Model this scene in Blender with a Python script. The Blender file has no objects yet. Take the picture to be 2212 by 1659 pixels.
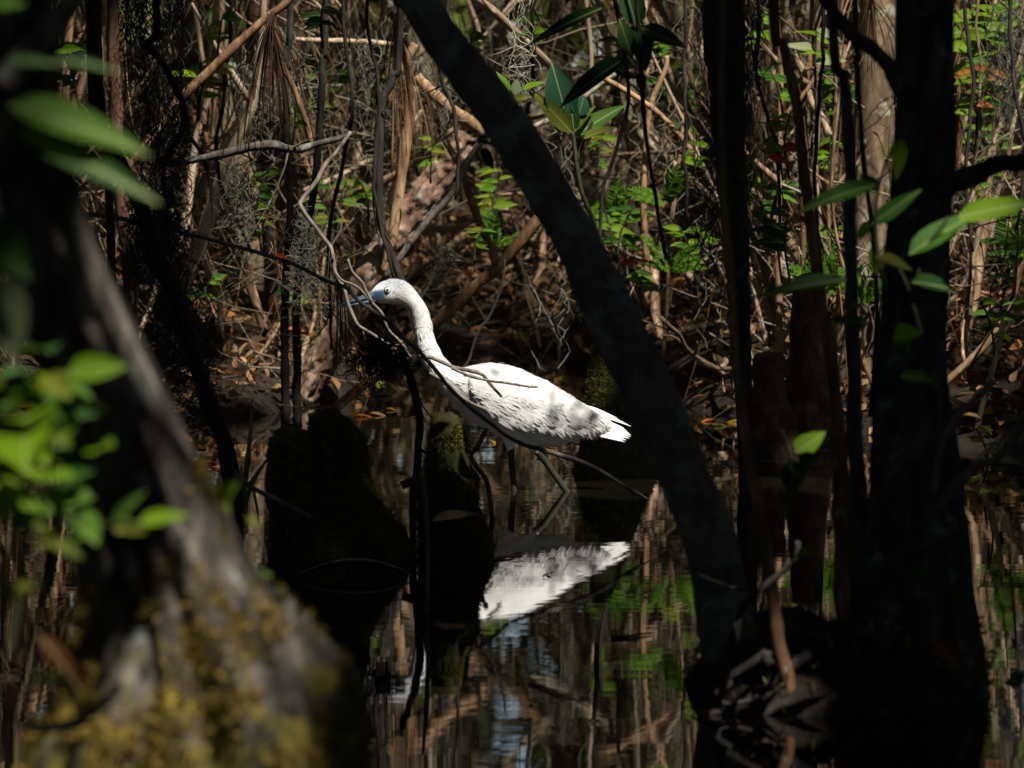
import bpy, math, random
import numpy as np
from mathutils import Vector, Matrix

random.seed(7); rng = np.random.default_rng(7)
sc = bpy.context.scene
COL = sc.collection
R = math.radians

# ------------------------------------------------------------------ camera
F = 11060.0                      # focal length in pixels of a 2212 px wide frame
CAM = np.array([0.0, 0.0, 0.65])
TH = math.atan(666.5 / F)        # small downward pitch
cd = bpy.data.cameras.new('camera'); cam = bpy.data.objects.new('camera', cd); COL.objects.link(cam)
cam.location = CAM; cam.rotation_euler = (R(90) - TH, 0, 0)
cd.sensor_width = 36; cd.lens = 36 * F / 2212
cd.clip_start = 0.05; cd.clip_end = 500
cd.dof.use_dof = True; cd.dof.focus_distance = 7.95; cd.dof.aperture_fstop = 14.0
sc.camera = cam

# ------------------------------------------------------------------ light
SUN = np.array([0.30, -0.45, 0.84]); SUN /= np.linalg.norm(SUN)
w = bpy.data.worlds.new('World'); sc.world = w; w.use_nodes = True
nt = w.node_tree; bg = nt.nodes['Background']; bg.inputs['Strength'].default_value = 0.10
sky = nt.nodes.new('ShaderNodeTexSky'); sky.sky_type = 'NISHITA'; sky.sun_disc = False
sky.sun_elevation = math.asin(SUN[2]); sky.sun_rotation = math.atan2(SUN[0], SUN[1])
nt.links.new(sky.outputs[0], bg.inputs[0])
sd = bpy.data.lights.new('sun', 'SUN'); sd.energy = 5.0; sd.angle = R(0.5); sd.color = (1.0, 0.94, 0.85)
so = bpy.data.objects.new('sun', sd); COL.objects.link(so)
so.rotation_euler = Vector(SUN).to_track_quat('Z', 'Y').to_euler()
sc.view_settings.view_transform = 'Standard'; sc.view_settings.look = 'None'
sc.view_settings.exposure = 0.68; sc.view_settings.gamma = 1.0
sc.render.engine = 'CYCLES'
sc.cycles.use_denoising = True
sc.cycles.max_bounces = 6; sc.cycles.diffuse_bounces = 2; sc.cycles.glossy_bounces = 3
sc.cycles.transmission_bounces = 3; sc.cycles.caustics_reflective = True; sc.cycles.blur_glossy = 1.0; sc.cycles.caustics_refractive = False
sc.cycles.sample_clamp_indirect = 4

# ------------------------------------------------------------------ helpers
def P(x, y, D):
    """a point of the place: seen at x, y of a 2212 px wide frame, D metres away"""
    r = (x - 1106) / F; u = (829.5 - y) / F
    d = np.array([r, math.cos(TH) + u * math.sin(TH), -math.sin(TH) + u * math.cos(TH)])
    return CAM + d * (D / d[1])

def vnoise(p, seed=0):
    p = np.asarray(p, float); i = np.floor(p).astype(np.int64); f = p - i; f = f * f * (3 - 2 * f)
    def h(a, b, c):
        n = (a * 374761393 + b * 668265263 + c * 2147483647 + seed * 974634777) & 0xffffffff
        n = ((n ^ (n >> 13)) * 1274126177) & 0xffffffff
        return ((n ^ (n >> 16)) & 0xffff) / 65535.0
    out = 0
    for dx in (0, 1):
        for dy in (0, 1):
            for dz in (0, 1):
                wt = (f[..., 0] if dx else 1 - f[..., 0]) * (f[..., 1] if dy else 1 - f[..., 1]) * (f[..., 2] if dz else 1 - f[..., 2])
                out = out + wt * h(i[..., 0] + dx, i[..., 1] + dy, i[..., 2] + dz)
    return out

def fbm(p, seed=0, o=3):
    p = np.asarray(p, float); a = 0; t = 0; s = 1.0
    for k in range(o):
        a = a + s * vnoise(p * 2 ** k, seed + k); t += s; s *= .5
    return a / t

class MB:
    def __init__(s): s.v = []; s.f = {}; s.n = 0
    def add(s, V, Fc):
        V = np.asarray(V, float); s.v.append(V)
        for fc in (Fc if isinstance(Fc, list) else [Fc]):
            fc = np.asarray(fc, np.int64)
            if len(fc): s.f.setdefault(fc.shape[1], []).append(fc + s.n)
        s.n += len(V)
        return s
    def V(s): return np.concatenate(s.v)

WLOC = {}
def mk(name, mb, mat, parent=None, loc=None, smooth=True, col=None):
    V = mb.V()
    if parent is not None:
        base = WLOC[parent.name]; own = np.zeros(3) if loc is None else np.asarray(loc) - base
        V = V - base - own
    else:
        own = np.asarray(loc if loc is not None else [V[:, 0].mean(), V[:, 1].mean(), V[:, 2].min()], float)
        V = V - own
    me = bpy.data.meshes.new(name)
    me.vertices.add(len(V)); me.vertices.foreach_set('co', V.astype(np.float32).ravel())
    loops = []; starts = []; tot = 0
    for k, l in s_items(mb.f):
        a = np.concatenate(l); loops.append(a.ravel()); starts.append(tot + np.arange(len(a)) * k); tot += a.size
    loops = np.concatenate(loops); starts = np.concatenate(starts)
    me.loops.add(tot); me.loops.foreach_set('vertex_index', loops.astype(np.int32))
    me.polygons.add(len(starts)); me.polygons.foreach_set('loop_start', starts.astype(np.int32))
    me.polygons.foreach_set('use_smooth', np.full(len(starts), smooth))
    me.update(calc_edges=True); me.validate()
    if col is not None:
        ca = me.color_attributes.new('Col', 'FLOAT_COLOR', 'POINT')
        c4 = np.ones((len(V), 4), np.float32); c4[:, :3] = col; ca.data.foreach_set('color', c4.ravel())
    me.materials.append(mat)
    o = bpy.data.objects.new(name, me); COL.objects.link(o); o.location = own
    if parent is not None: o.parent = parent; WLOC[o.name] = WLOC[parent.name] + own
    else: WLOC[o.name] = own
    return o
def s_items(d): return sorted(d.items())

def tag(o, label=None, cat=None, group=None, kind=None):
    if label: o['label'] = label
    if cat: o['category'] = cat
    if group: o['group'] = group
    if kind: o['kind'] = kind
    return o
def thing(name, label, cat, loc, group=None):
    o = bpy.data.objects.new(name, None); COL.objects.link(o); o.location = loc; o.empty_display_size = .05
    WLOC[o.name] = np.asarray(loc, float)
    return tag(o, label, cat, group)
def copy_part(src, parent, loc=(0, 0, 0), M=None, name=None):
    c = src.copy(); COL.objects.link(c); c.parent = parent
    if name: c.name = name
    if M is not None: c.matrix_local = M
    else: c.location = loc
    return c

def smooth_path(pts, n):
    """Catmull-Rom through rows of any width"""
    p = np.asarray(pts, float)
    if len(p) == 2: return p[0] + (p[1] - p[0]) * np.linspace(0, 1, n)[:, None]
    q = np.vstack([2 * p[0] - p[1], p, 2 * p[-1] - p[-2]])
    t = np.linspace(0, len(p) - 1 - 1e-9, n); i = t.astype(int); f = (t - i)[:, None]
    a, b, c, d = q[i], q[i + 1], q[i + 2], q[i + 3]
    return .5 * (2 * b + (c - a) * f + (2 * a - 5 * b + 4 * c - d) * f ** 2 + (3 * b - a - 3 * c + d) * f ** 3)

def frames(C):
    T = np.gradient(C, axis=0); T /= np.linalg.norm(T, axis=1)[:, None] + 1e-12
    up = np.array([0, 1.0, 0]) if abs(T[0][1]) < .9 else np.array([1.0, 0, 0])
    n = np.cross(T[0], up); n /= np.linalg.norm(n); N = [n]
    for k in range(1, len(T)):
        n = N[-1] - T[k] * np.dot(N[-1], T[k]); n /= np.linalg.norm(n) + 1e-12; N.append(n)
    N = np.array(N); return T, N, np.cross(T, N)

def tube(mb, C, r, sides=6, disp=None, cap=True):
    C = np.asarray(C, float); m = len(C); r = np.broadcast_to(np.asarray(r, float), (m,))
    T, N, B = frames(C)
    a = np.arange(sides) * 2 * math.pi / sides
    rr = r[:, None] * np.ones(sides)
    if disp is not None: rr = rr * disp(a)
    V = C[:, None] + rr[..., None] * (N[:, None] * np.cos(a)[None, :, None] + B[:, None] * np.sin(a)[None, :, None])
    i = np.arange(m - 1)[:, None] * sides; j = np.arange(sides)[None]; j2 = (j + 1) % sides
    q = np.stack([i + j, i + j2, i + sides + j2, i + sides + j], -1).reshape(-1, 4)
    VV = np.vstack([V.reshape(-1, 3), C[:1], C[-1:]])
    fs = [q]
    if cap:
        k = m * sides; jj = np.arange(sides); j2 = (jj + 1) % sides
        t1 = np.stack([np.full(sides, k), j2, jj], -1); t2 = np.stack([np.full(sides, k + 1), (m - 1) * sides + jj, (m - 1) * sides + j2], -1)
        fs.append(np.vstack([t1, t2]))
    mb.add(VV, fs); return mb

def scatter(mb, tv, tf, pos, X, Y, Z, sx=1, sy=1, sz=1):
    """copy a template (tv, tf) to every pos with axes X, Y, Z"""
    n = len(pos); k = len(tv)
    sx, sy, sz = [np.broadcast_to(np.asarray(s, float), (n,)) for s in (sx, sy, sz)]
    V = pos[:, None] + tv[None, :, 0, None] * (X * sx[:, None])[:, None] + tv[None, :, 1, None] * (Y * sy[:, None])[:, None] + tv[None, :, 2, None] * (Z * sz[:, None])[:, None]
    off = np.arange(n)[:, None, None] * k
    mb.add(V.reshape(-1, 3), [(np.asarray(f)[None] + off).reshape(-1, np.asarray(f).shape[1]) for f in tf])
    return mb
def unit(v): return v / (np.linalg.norm(v, axis=-1, keepdims=True) + 1e-12)
def rand_axes(n, flat=0.0):
    Z = rng.normal(size=(n, 3)); Z[:, 2] = Z[:, 2] * (1 - flat) + flat * 2.5; Z = unit(Z)
    X = unit(np.cross(Z, rng.normal(size=(n, 3)))); return X, np.cross(Z, X), Z

# leaf templates, length along x 0..1, width along y, fold along z
def leaf_grid(rows=7, wid=.3, fold=.12, droop=.15, tip=1.4, base=.7):
    t = np.linspace(0, 1, rows); h = wid * .5 * (np.sin(math.pi * t ** base) ** .8) * (1 - .15 * t ** tip)
    h[0] = .012; h[-1] = .004
    V = []
    for a, b in zip(t, h):
        z = -droop * a * a
        V += [(a, -b, z + fold * b * 2), (a, 0, z), (a, b, z + fold * b * 2)]
    Fq = []
    for i in range(rows - 1):
        for j in range(2): Fq.append((i * 3 + j, i * 3 + j + 1, i * 3 + j + 4, i * 3 + j + 3))
    return np.array(V), [np.array(Fq)]
LEAF6 = (np.array([(0, 0, 0), (.3, -.17, .05), (.3, .17, .05), (.7, -.15, .02), (.7, .15, .02), (1, 0, -.08), (.5, 0, -.02)]),
         [np.array([(0, 1, 6), (0, 6, 2), (1, 3, 6), (6, 4, 2), (3, 5, 6), (6, 5, 4)])])
LEAF4 = (np.array([(0, 0, 0), (.5, -.22, .05), (1, 0, -.05), (.5, .22, .05)]), [np.array([(0, 1, 2, 3)])])
BLADE = (np.array([(0, -.5, 0), (0, .5, 0), (.55, .36, .06), (.55, -.36, .06), (1, 0, .0)]), [np.array([(0, 1, 2, 3)]), np.array([(3, 2, 4)])])

# ------------------------------------------------------------------ materials
def newmat(name):
    m = bpy.data.materials.new(name); m.use_nodes = True; nt = m.node_tree
    b = nt.nodes['Principled BSDF']; b.inputs['Roughness'].default_value = .85; b.inputs['Specular IOR Level'].default_value = .25
    return m, nt, b
def ramp(nt, fac, cols, interp='LINEAR'):
    n = nt.nodes.new('ShaderNodeValToRGB'); e = n.color_ramp.elements; n.color_ramp.interpolation = interp
    k = len(cols)
    for i, c in enumerate(cols):
        p, c = (c[0], c[1:]) if len(c) == 4 else (i / max(1, k - 1), c)
        el = e[i] if i < 2 else e.new(p)
        el.position = p; el.color = (*c, 1)
    nt.links.new(fac, n.inputs[0]); return n.outputs[0]
def noise(nt, vec, scale, detail=4, rough=.6):
    n = nt.nodes.new('ShaderNodeTexNoise'); n.inputs['Scale'].default_value = scale; n.inputs['Detail'].default_value = detail; n.inputs['Roughness'].default_value = rough
    if vec is not None: nt.links.new(vec, n.inputs['Vector'])
    return n.outputs[0]
def mapping(nt, scale, kind='Object'):
    c = nt.nodes.new('ShaderNodeTexCoord'); m = nt.nodes.new('ShaderNodeMapping'); m.inputs['Scale'].default_value = scale
    nt.links.new(c.outputs[kind], m.inputs[0]); return m.outputs[0]
def mix(nt, fac, a, b, mode='MIX'):
    n = nt.nodes.new('ShaderNodeMix'); n.data_type = 'RGBA'; n.blend_type = mode
    for s, k in ((fac, 0), (a, 6), (b, 7)):
        if hasattr(s, 'links'): nt.links.new(s, n.inputs[k])
        else: n.inputs[k].default_value = s if k == 0 else (*s, 1)
    return n.outputs[2]
def bump(nt, b, h, strength=.5, dist=.01):
    n = nt.nodes.new('ShaderNodeBump'); n.inputs['Strength'].default_value = strength; n.inputs['Distance'].default_value = dist
    nt.links.new(h, n.inputs['Height']); nt.links.new(n.outputs[0], b.inputs['Normal'])
def mathn(nt, op, a, b=None, clamp=False):
    n = nt.nodes.new('ShaderNodeMath'); n.operation = op; n.use_clamp = clamp
    for s, k in ((a, 0), (b, 1)):
        if s is None: continue
        if hasattr(s, 'links'): nt.links.new(s, n.inputs[k])
        else: n.inputs[k].default_value = s
    return n.outputs[0]

def bark(name, dark, mid, light, lichen=None, lich_amt=.62, scale=1.0, stretch=.25, objrand=.0, moss=None, moss_amt=.6):
    m, nt, b = newmat(name)
    v = mapping(nt, (60 * scale, 60 * scale, 60 * scale * stretch))
    n1 = noise(nt, v, 1.0, 6, .65)
    c = ramp(nt, n1, [(.28, *dark), (.5, *mid), (.72, *light)])
    v2 = mapping(nt, (1, 1, 1))
    if lichen:
        n2 = noise(nt, v2, 38 * scale, 5, .6)
        c = mix(nt, ramp(nt, n2, [(lich_amt - .04, 0, 0, 0), (lich_amt + .05, 1, 1, 1)]), c, lichen)
    if moss:
        n3 = noise(nt, v2, 16 * scale, 6, .7)
        mc = ramp(nt, noise(nt, v2, 70 * scale, 5, .7), [(.3, *[q * .25 for q in moss]), (.55, *moss), (.75, *[q * 2.2 for q in moss])])
        c = mix(nt, ramp(nt, n3, [(moss_amt - .08, 0, 0, 0), (moss_amt + .08, 1, 1, 1)]), c, mc)
    if objrand:
        oi = nt.nodes.new('ShaderNodeObjectInfo')
        c = mix(nt, 1.0, c, ramp(nt, oi.outputs['Random'], [(1 - objrand, 1 - objrand, 1 - objrand), (1.0, .93, .82), (1 + objrand, 1 + .8 * objrand, 1 + .6 * objrand), (.85, .95, .95)]), 'MULTIPLY')
    nt.links.new(c, b.inputs['Base Color']); bump(nt, b, n1, .8, .004 / scale)
    return m

def leafmat(name, cols, source='island', transl=.35, rough=.45, vein=True):
    m, nt, b = newmat(name); b.inputs['Roughness'].default_value = max(rough, .6); b.inputs['Specular IOR Level'].default_value = .12
    if source == 'island': r = nt.nodes.new('ShaderNodeNewGeometry').outputs['Random Per Island']
    else: r = nt.nodes.new('ShaderNodeObjectInfo').outputs['Random']
    c = ramp(nt, r, cols)
    n = noise(nt, mapping(nt, (1, 1, 1)), 60, 3)
    c = mix(nt, .35, c, ramp(nt, n, [(.3, .35, .35, .35), (.75, 1, 1, 1)]), 'MULTIPLY')
    if source == 'object':      # midrib, side veins and blemishes
        tc = nt.nodes.new('ShaderNodeTexCoord'); sp = nt.nodes.new('ShaderNodeSeparateXYZ'); nt.links.new(tc.outputs['Object'], sp.inputs[0])
        ay = mathn(nt, 'ABSOLUTE', sp.outputs[1]); wv_ = mathn(nt, 'SINE', mathn(nt, 'MULTIPLY', mathn(nt, 'SUBTRACT', sp.outputs[0], mathn(nt, 'MULTIPLY', ay, 1.1)), 75.0))
        c = mix(nt, 1.0, c, ramp(nt, mathn(nt, 'ADD', mathn(nt, 'MULTIPLY', wv_, .5), .5), [(.0, .72, .76, .7), (.35, 1, 1, 1)]), 'MULTIPLY')
        c = mix(nt, mathn(nt, 'LESS_THAN', ay, .012), c, mix(nt, .5, c, (.35, .38, .16)))
        sp2 = noise(nt, tc.outputs['Object'], 7, 5, .7); c = mix(nt, ramp(nt, sp2, [(.66, 0, 0, 0), (.72, .8, .8, .8)]), c, (.10, .07, .03))
    nt.links.new(c, b.inputs['Base Color'])
    if transl:
        t = nt.nodes.new('ShaderNodeBsdfTranslucent'); mx = nt.nodes.new('ShaderNodeMixShader'); mx.inputs[0].default_value = transl
        c2 = mix(nt, 1.0, c, (1.25, 1.2, .6), 'MULTIPLY')
        nt.links.new(c2, t.inputs[0]); out = nt.nodes['Material Output']
        nt.links.new(b.outputs[0], mx.inputs[1]); nt.links.new(t.outputs[0], mx.inputs[2]); nt.links.new(mx.outputs[0], out.inputs[0])
    return m

M = {}
M['grey_bark'] = bark('grey_bark', (.02, .017, .014), (.075, .063, .052), (.17, .15, .125), (.22, .25, .21), .63)
M['dark_bark'] = bark('dark_bark', (.014, .012, .010), (.045, .040, .034), (.13, .12, .105), (.16, .19, .17), .63)
M['diag_bark'] = bark('smooth_dark_bark', (.06, .055, .045), (.13, .122, .10), (.24, .23, .19), (.22, .26, .20), .57, .6, .8)
M['brown_bark'] = bark('brown_bark', (.05, .025, .012), (.18, .095, .048), (.38, .23, .125), (.28, .33, .29), .66, 1.4, .18)
M['tan_bark'] = bark('tan_bark', (.10, .055, .028), (.32, .19, .10), (.56, .38, .23), None, .6, 1.2, .2)
M['pink_bark'] = bark('flaky_pink_bark', (.03, .017, .011), (.20, .12, .08), (.48, .38, .30), (.30, .30, .25), .62, .55, .55)
M['red_bark'] = bark('red_bark', (.025, .013, .009), (.085, .045, .029), (.17, .10, .068), None, .6, 1.0, .15)
M['far_bark'] = bark('far_bark', (.025, .018, .012), (.10, .075, .048), (.25, .195, .13), (.24, .25, .19), .6, .8, .22, .35, (.09, .085, .02), .62)
M['stick'] = bark('dead_stick', (.045, .028, .016), (.19, .125, .075), (.46, .345, .23), None, .6, 1.5, .15, .5)
M['pale_stick'] = bark('pale_stick', (.14, .10, .07), (.36, .28, .20), (.58, .49, .37), None, .6, 1.5, .15, .25)
M['twig'] = bark('grey_twig', (.05, .04, .034), (.15, .125, .105), (.29, .25, .21), (.25, .29, .24), .68, 2.0, .2)
M['black_twig'] = bark('black_twig', (.010, .008, .007), (.028, .022, .019), (.07, .058, .05), None, .6, 2.0, .2)
M['knee'] = bark('knee_bark', (.010, .006, .004), (.045, .022, .012), (.16, .075, .04), None, .6, .9, .4, 0, (.045, .05, .012), .42)
M['knee_red'] = bark('knee_red_bark', (.02, .010, .007), (.075, .042, .029), (.19, .125, .09), None, .6, .7, .6)

def big_bark():
    m, nt, b = newmat('old_ridged_bark')
    v = mapping(nt, (30, 30, 6)); n1 = noise(nt, v, 1.0, 7, .72)
    c = ramp(nt, n1, [(.38, .008, .007, .006), (.48, .035, .029, .024), (.57, .10, .085, .07), (.70, .30, .265, .225)])  # furrow shade put into the colour as near-black lows
    v2 = mapping(nt, (1, 1, 1)); n2 = noise(nt, v2, 17, 4)
    c = mix(nt, ramp(nt, n2, [(.60, 0, 0, 0), (.68, 1, 1, 1)]), c, (.24, .26, .23))
    # moss clothes the foot of the trunk
    sep = nt.nodes.new('ShaderNodeSeparateXYZ'); g = nt.nodes.new('ShaderNodeNewGeometry'); nt.links.new(g.outputs['Position'], sep.inputs[0])
    hgt = mathn(nt, 'MULTIPLY', mathn(nt, 'SUBTRACT', .305, sep.outputs[2]), 5.0)
    n3 = noise(nt, v2, 22, 6, .7)
    mk_ = mathn(nt, 'ADD', hgt, mathn(nt, 'MULTIPLY', mathn(nt, 'SUBTRACT', n3, .5), 2.4))
    mossc = ramp(nt, noise(nt, v2, 55, 4), [(.3, .03, .034, .005), (.5, .13, .115, .016), (.7, .36, .26, .04)])
    c = mix(nt, ramp(nt, mk_, [(.18, 0, 0, 0), (.42, 1, 1, 1)]), c, mossc)
    nt.links.new(c, b.inputs['Base Color']); bump(nt, b, n1, .9, .01)
    return m
M['big_bark'] = big_bark()

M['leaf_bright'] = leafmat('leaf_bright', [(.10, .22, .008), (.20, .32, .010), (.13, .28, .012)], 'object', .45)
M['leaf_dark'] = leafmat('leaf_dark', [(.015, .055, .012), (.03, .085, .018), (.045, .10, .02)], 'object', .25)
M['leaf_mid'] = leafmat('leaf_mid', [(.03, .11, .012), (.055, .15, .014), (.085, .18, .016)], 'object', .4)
M['leaf_olive'] = leafmat('leaf_olive', [(.12, .15, .015), (.19, .20, .02), (.09, .14, .015)], 'object', .45)
M['leaf_teal'] = leafmat('leaf_teal', [(.02, .075, .04), (.035, .10, .055)], 'object', .2, .35)
M['leaf_pale'] = leafmat('leaf_pale', [(.17, .22, .12), (.25, .28, .15)], 'object', .3)
M['leaf_red'] = leafmat('leaf_red', [(.42, .03, .015), (.35, .05, .02)], 'object', .4)
M['leaf_orange'] = leafmat('leaf_orange', [(.35, .11, .03), (.28, .08, .02)], 'object', .3)
M['leaf_rust'] = leafmat('leaf_rust', [(.10, .035, .014), (.08, .03, .012)], 'object', .2)
M['leaf_yellow'] = leafmat('leaf_yellow', [(.48, .30, .03), (.42, .24, .03)], 'object', .35)
M['fern'] = leafmat('fern', [(.08, .18, .015), (.14, .25, .02), (.05, .13, .015)], 'island', .45)
M['canopy'] = leafmat('canopy', [(.03, .07, .012), (.06, .11, .02), (.045, .085, .015)], 'island', .12)
M['farleaf'] = leafmat('far_leaf', [(.06, .14, .015), (.11, .19, .02), (.14, .12, .05), (.16, .24, .03), (.10, .085, .045)], 'island', .35)
M['litter'] = leafmat('litter', [(.03, .02, .012), (.12, .075, .042), (.30, .16, .07), (.08, .042, .02), (.46, .29, .14), (.20, .11, .05), (.36, .14, .045)], 'island', .1, .6)
M['needle'] = leafmat('needle', [(.08, .036, .016), (.24, .12, .05), (.40, .25, .12), (.13, .062, .028)], 'island', .1, .5)
M['dark_needle'] = leafmat('dark_needle', [(.015, .008, .006), (.05, .026, .016), (.03, .016, .010)], 'island', .1, .5)
M['straw'] = leafmat('straw', [(.025, .017, .011), (.10, .07, .045), (.40, .33, .24), (.045, .03, .02), (.18, .13, .085), (.03, .021, .014), (.34, .29, .225)], 'island', .05, .6)
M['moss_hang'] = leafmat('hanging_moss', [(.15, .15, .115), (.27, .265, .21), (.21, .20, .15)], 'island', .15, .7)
M['moss_pale'] = leafmat('hanging_moss_pale', [(.40, .38, .30), (.55, .52, .42)], 'island', .15, .7)  # sunlit tone of the hanging moss put into its colour
M['moss_dark'] = leafmat('hanging_moss_dark', [(.06, .065, .055), (.12, .13, .11), (.09, .09, .075)], 'island', .1, .7)  # shaded tone of the hanging moss put into its colour
M['moss_tuft'] = leafmat('moss_tuft', [(.07, .08, .014), (.15, .155, .026), (.28, .26, .045), (.09, .07, .025)], 'island', .2, .7)
M['moss_gold'] = leafmat('moss_gold', [(.06, .058, .009), (.17, .125, .02), (.32, .21, .04), (.08, .09, .014)], 'island', .25, .7)
M['stem_green'] = bark('green_stem', (.012, .014, .006), (.03, .035, .014), (.06, .06, .028), None, .6, 2, .3)
M['tangle'] = bark('tangle', (.006, .005, .004), (.018, .013, .010), (.05, .038, .03), None, .6, 2, .3)

def mud():
    m, nt, b = newmat('mud'); v = mapping(nt, (1, 1, 1)); n = noise(nt, v, 14, 8, .65)
    nt.links.new(ramp(nt, n, [(.3, .007, .0045, .003), (.55, .022, .014, .008), (.75, .06, .038, .022)]), b.inputs['Base Color'])
    bump(nt, b, n, 1.0, .02); return m
def water():
    m, nt, b = newmat('still_black_water')
    b.inputs['Base Color'].default_value = (.008, .0065, .004, 1); b.inputs['Roughness'].default_value = .012
    b.inputs['IOR'].default_value = 1.333; b.inputs['Specular IOR Level'].default_value = .75
    n1 = noise(nt, mapping(nt, (3.0, 9.0, 1)), 1.0, 2); n2 = noise(nt, mapping(nt, (9, 60, 1)), 1.0, 2, .5)
    h = mathn(nt, 'ADD', mathn(nt, 'MULTIPLY', n1, .7), mathn(nt, 'MULTIPLY', n2, .12))
    bump(nt, b, h, 1.0, .00028); return m
M['mud'] = mud(); M['water'] = water()

# ------------------------------------------------------------------ ground and water
EX = np.array([-60, -3, -.9, -.5, -.36, -.2, .1, .25, .4, .75, 1.1, 3, 60]); EY = np.array([8.5, 9.0, 9.4, 9.7, 10.2, 12.0, 12.0, 10.4, 9.8, 9.0, 8.45, 8.2, 8])
def ground_z(x, y):
    x = np.asarray(x, float); y = np.asarray(y, float)
    d = y - np.interp(x, EX, EY) + .25 * (fbm(np.stack([x * 2.2, y * 2.2, 0 * x], -1), 3) - .5)
    hum = (fbm(np.stack([x * 3.1, y * 3.1, 0 * x + 4], -1), 9) - .5)
    up = .16 * (1 - np.exp(-np.maximum(d, 0) / .7)) + .012 * np.clip(d, 0, 20) + .10 * hum * np.clip(d / .5, 0, 1)
    return np.where(d > 0, up + .004, np.maximum(d * .3, -.3))
def grid(xs, ys):
    X, Y = np.meshgrid(xs, ys); Z = ground_z(X, Y); n, m = X.shape
    i = np.arange(n - 1)[:, None] * m; j = np.arange(m - 1)[None]
    q = np.stack([i + j, i + j + 1, i + j + 1 + m, i + j + m], -1).reshape(-1, 4)
    return MB().add(np.stack([X, Y, Z], -1).reshape(-1, 3), q)
xs = np.concatenate([np.linspace(-60, -4, 20), np.linspace(-3.8, 3.8, 190), np.linspace(4, 60, 20)])
ys = np.concatenate([np.linspace(-60, 7, 25), np.linspace(7.2, 16, 220), np.linspace(16.3, 60, 40)])
g = mk('ground', grid(xs, ys), M['mud'], loc=(0, 0, 0)); tag(g, 'dark muddy swamp bank rising from the water', None, None, 'structure')
wv = np.array([(-60, -60, 0), (60, -60, 0), (60, 20, 0), (-60, 20, 0)], float)
wt = mk('water', MB().add(wv, np.array([(0, 1, 2, 3)])), M['water'], loc=(0, 0, 0), smooth=False); tag(wt, 'still black swamp water mirroring the bird', None, None, 'structure')

# ------------------------------------------------------------------ woody pieces
def wood_path(pts, D, n=None, wob=.0, seed=0):
    """pts: (x, y, radius px[, D]) -> centres and radii"""
    D0, D1 = D if isinstance(D, tuple) else (D, D)
    rows = []
    for k, p in enumerate(pts):
        d = p[3] if len(p) > 3 else D0 + (D1 - D0) * k / max(1, len(pts) - 1)
        rows.append([*P(p[0], p[1], d), p[2] * d / F])
    n = n or max(8, len(pts) * 5)
    S = smooth_path(rows, n); C = S[:, :3]; r = np.abs(S[:, 3]) + 2e-4
    if wob:
        C = C + (np.stack([fbm(C * 22 + k * 9.1, seed + k, 2) for k in range(3)], -1) - .5) * wob
    return C, r
def knot(r, C, amp=.18, seed=0):
    return r * (1 + amp * (fbm(C * 90, seed, 2) - .5) * 2)

def branch(name, label, cat, pts, D, mat, sides=8, wob=.004, twigs=0, group=None, up=None, seed=0, twig_len=(.04, .14)):
    C, r = wood_path(pts, D, wob=wob, seed=seed)
    mb = tube(MB(), C, knot(r, C, .2, seed), sides)
    o = mk(name, mb, M[mat], loc=C[0]); tag(o, label, cat, group)
    rs = np.random.default_rng(seed + 5)
    for k in range(twigs):
        i = rs.integers(len(C) // 5, len(C) - 1); T = unit(C[min(i + 1, len(C) - 1)] - C[i - 1])
        d = unit(T + rs.normal(size=3) * .9); L = rs.uniform(*twig_len); t = np.linspace(0, 1, 6)[:, None]
        c = C[i] + d * L * t + rs.normal(size=3) * L * .3 * t ** 2
        mk('twig', tube(MB(), c, np.linspace(min(r[i] * .55, .002), .0004, 6), 5), M[mat], o, c[0])
    return o

def trunk_mesh(pts, D, sides=40, rows=120, ridge=.12, k=3.0, m=5.0, seed=0, fine=.05, lift=None):
    C, r = wood_path(pts, D, n=rows)
    T, N, B = frames(C); a = np.arange(sides) * 2 * math.pi / sides
    s = np.concatenate([[0], np.cumsum(np.linalg.norm(np.diff(C, axis=0), axis=1))])
    q = np.stack(np.broadcast_arrays(np.cos(a)[None] * k, np.sin(a)[None] * k, (s * m)[:, None]), -1)
    rid = 1 - np.abs(2 * fbm(q, seed, 3) - 1) * 2
    q2 = np.stack(np.broadcast_arrays(np.cos(a)[None] * 2 * k, np.sin(a)[None] * 2 * k, (s * m * 5)[:, None]), -1)
    rr = r[:, None] * (1 + ridge * (rid - .5) + fine * (fbm(q2, seed + 7, 3) - .5) * 2)
    V = C[:, None] + rr[..., None] * (N[:, None] * np.cos(a)[None, :, None] + B[:, None] * np.sin(a)[None, :, None])
    i = np.arange(rows - 1)[:, None] * sides; j = np.arange(sides)[None]; j2 = (j + 1) % sides
    f = np.stack([i + j, i + j2, i + sides + j2, i + sides + j], -1).reshape(-1, 4)
    return MB().add(V.reshape(-1, 3), f), C, r, V

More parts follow.
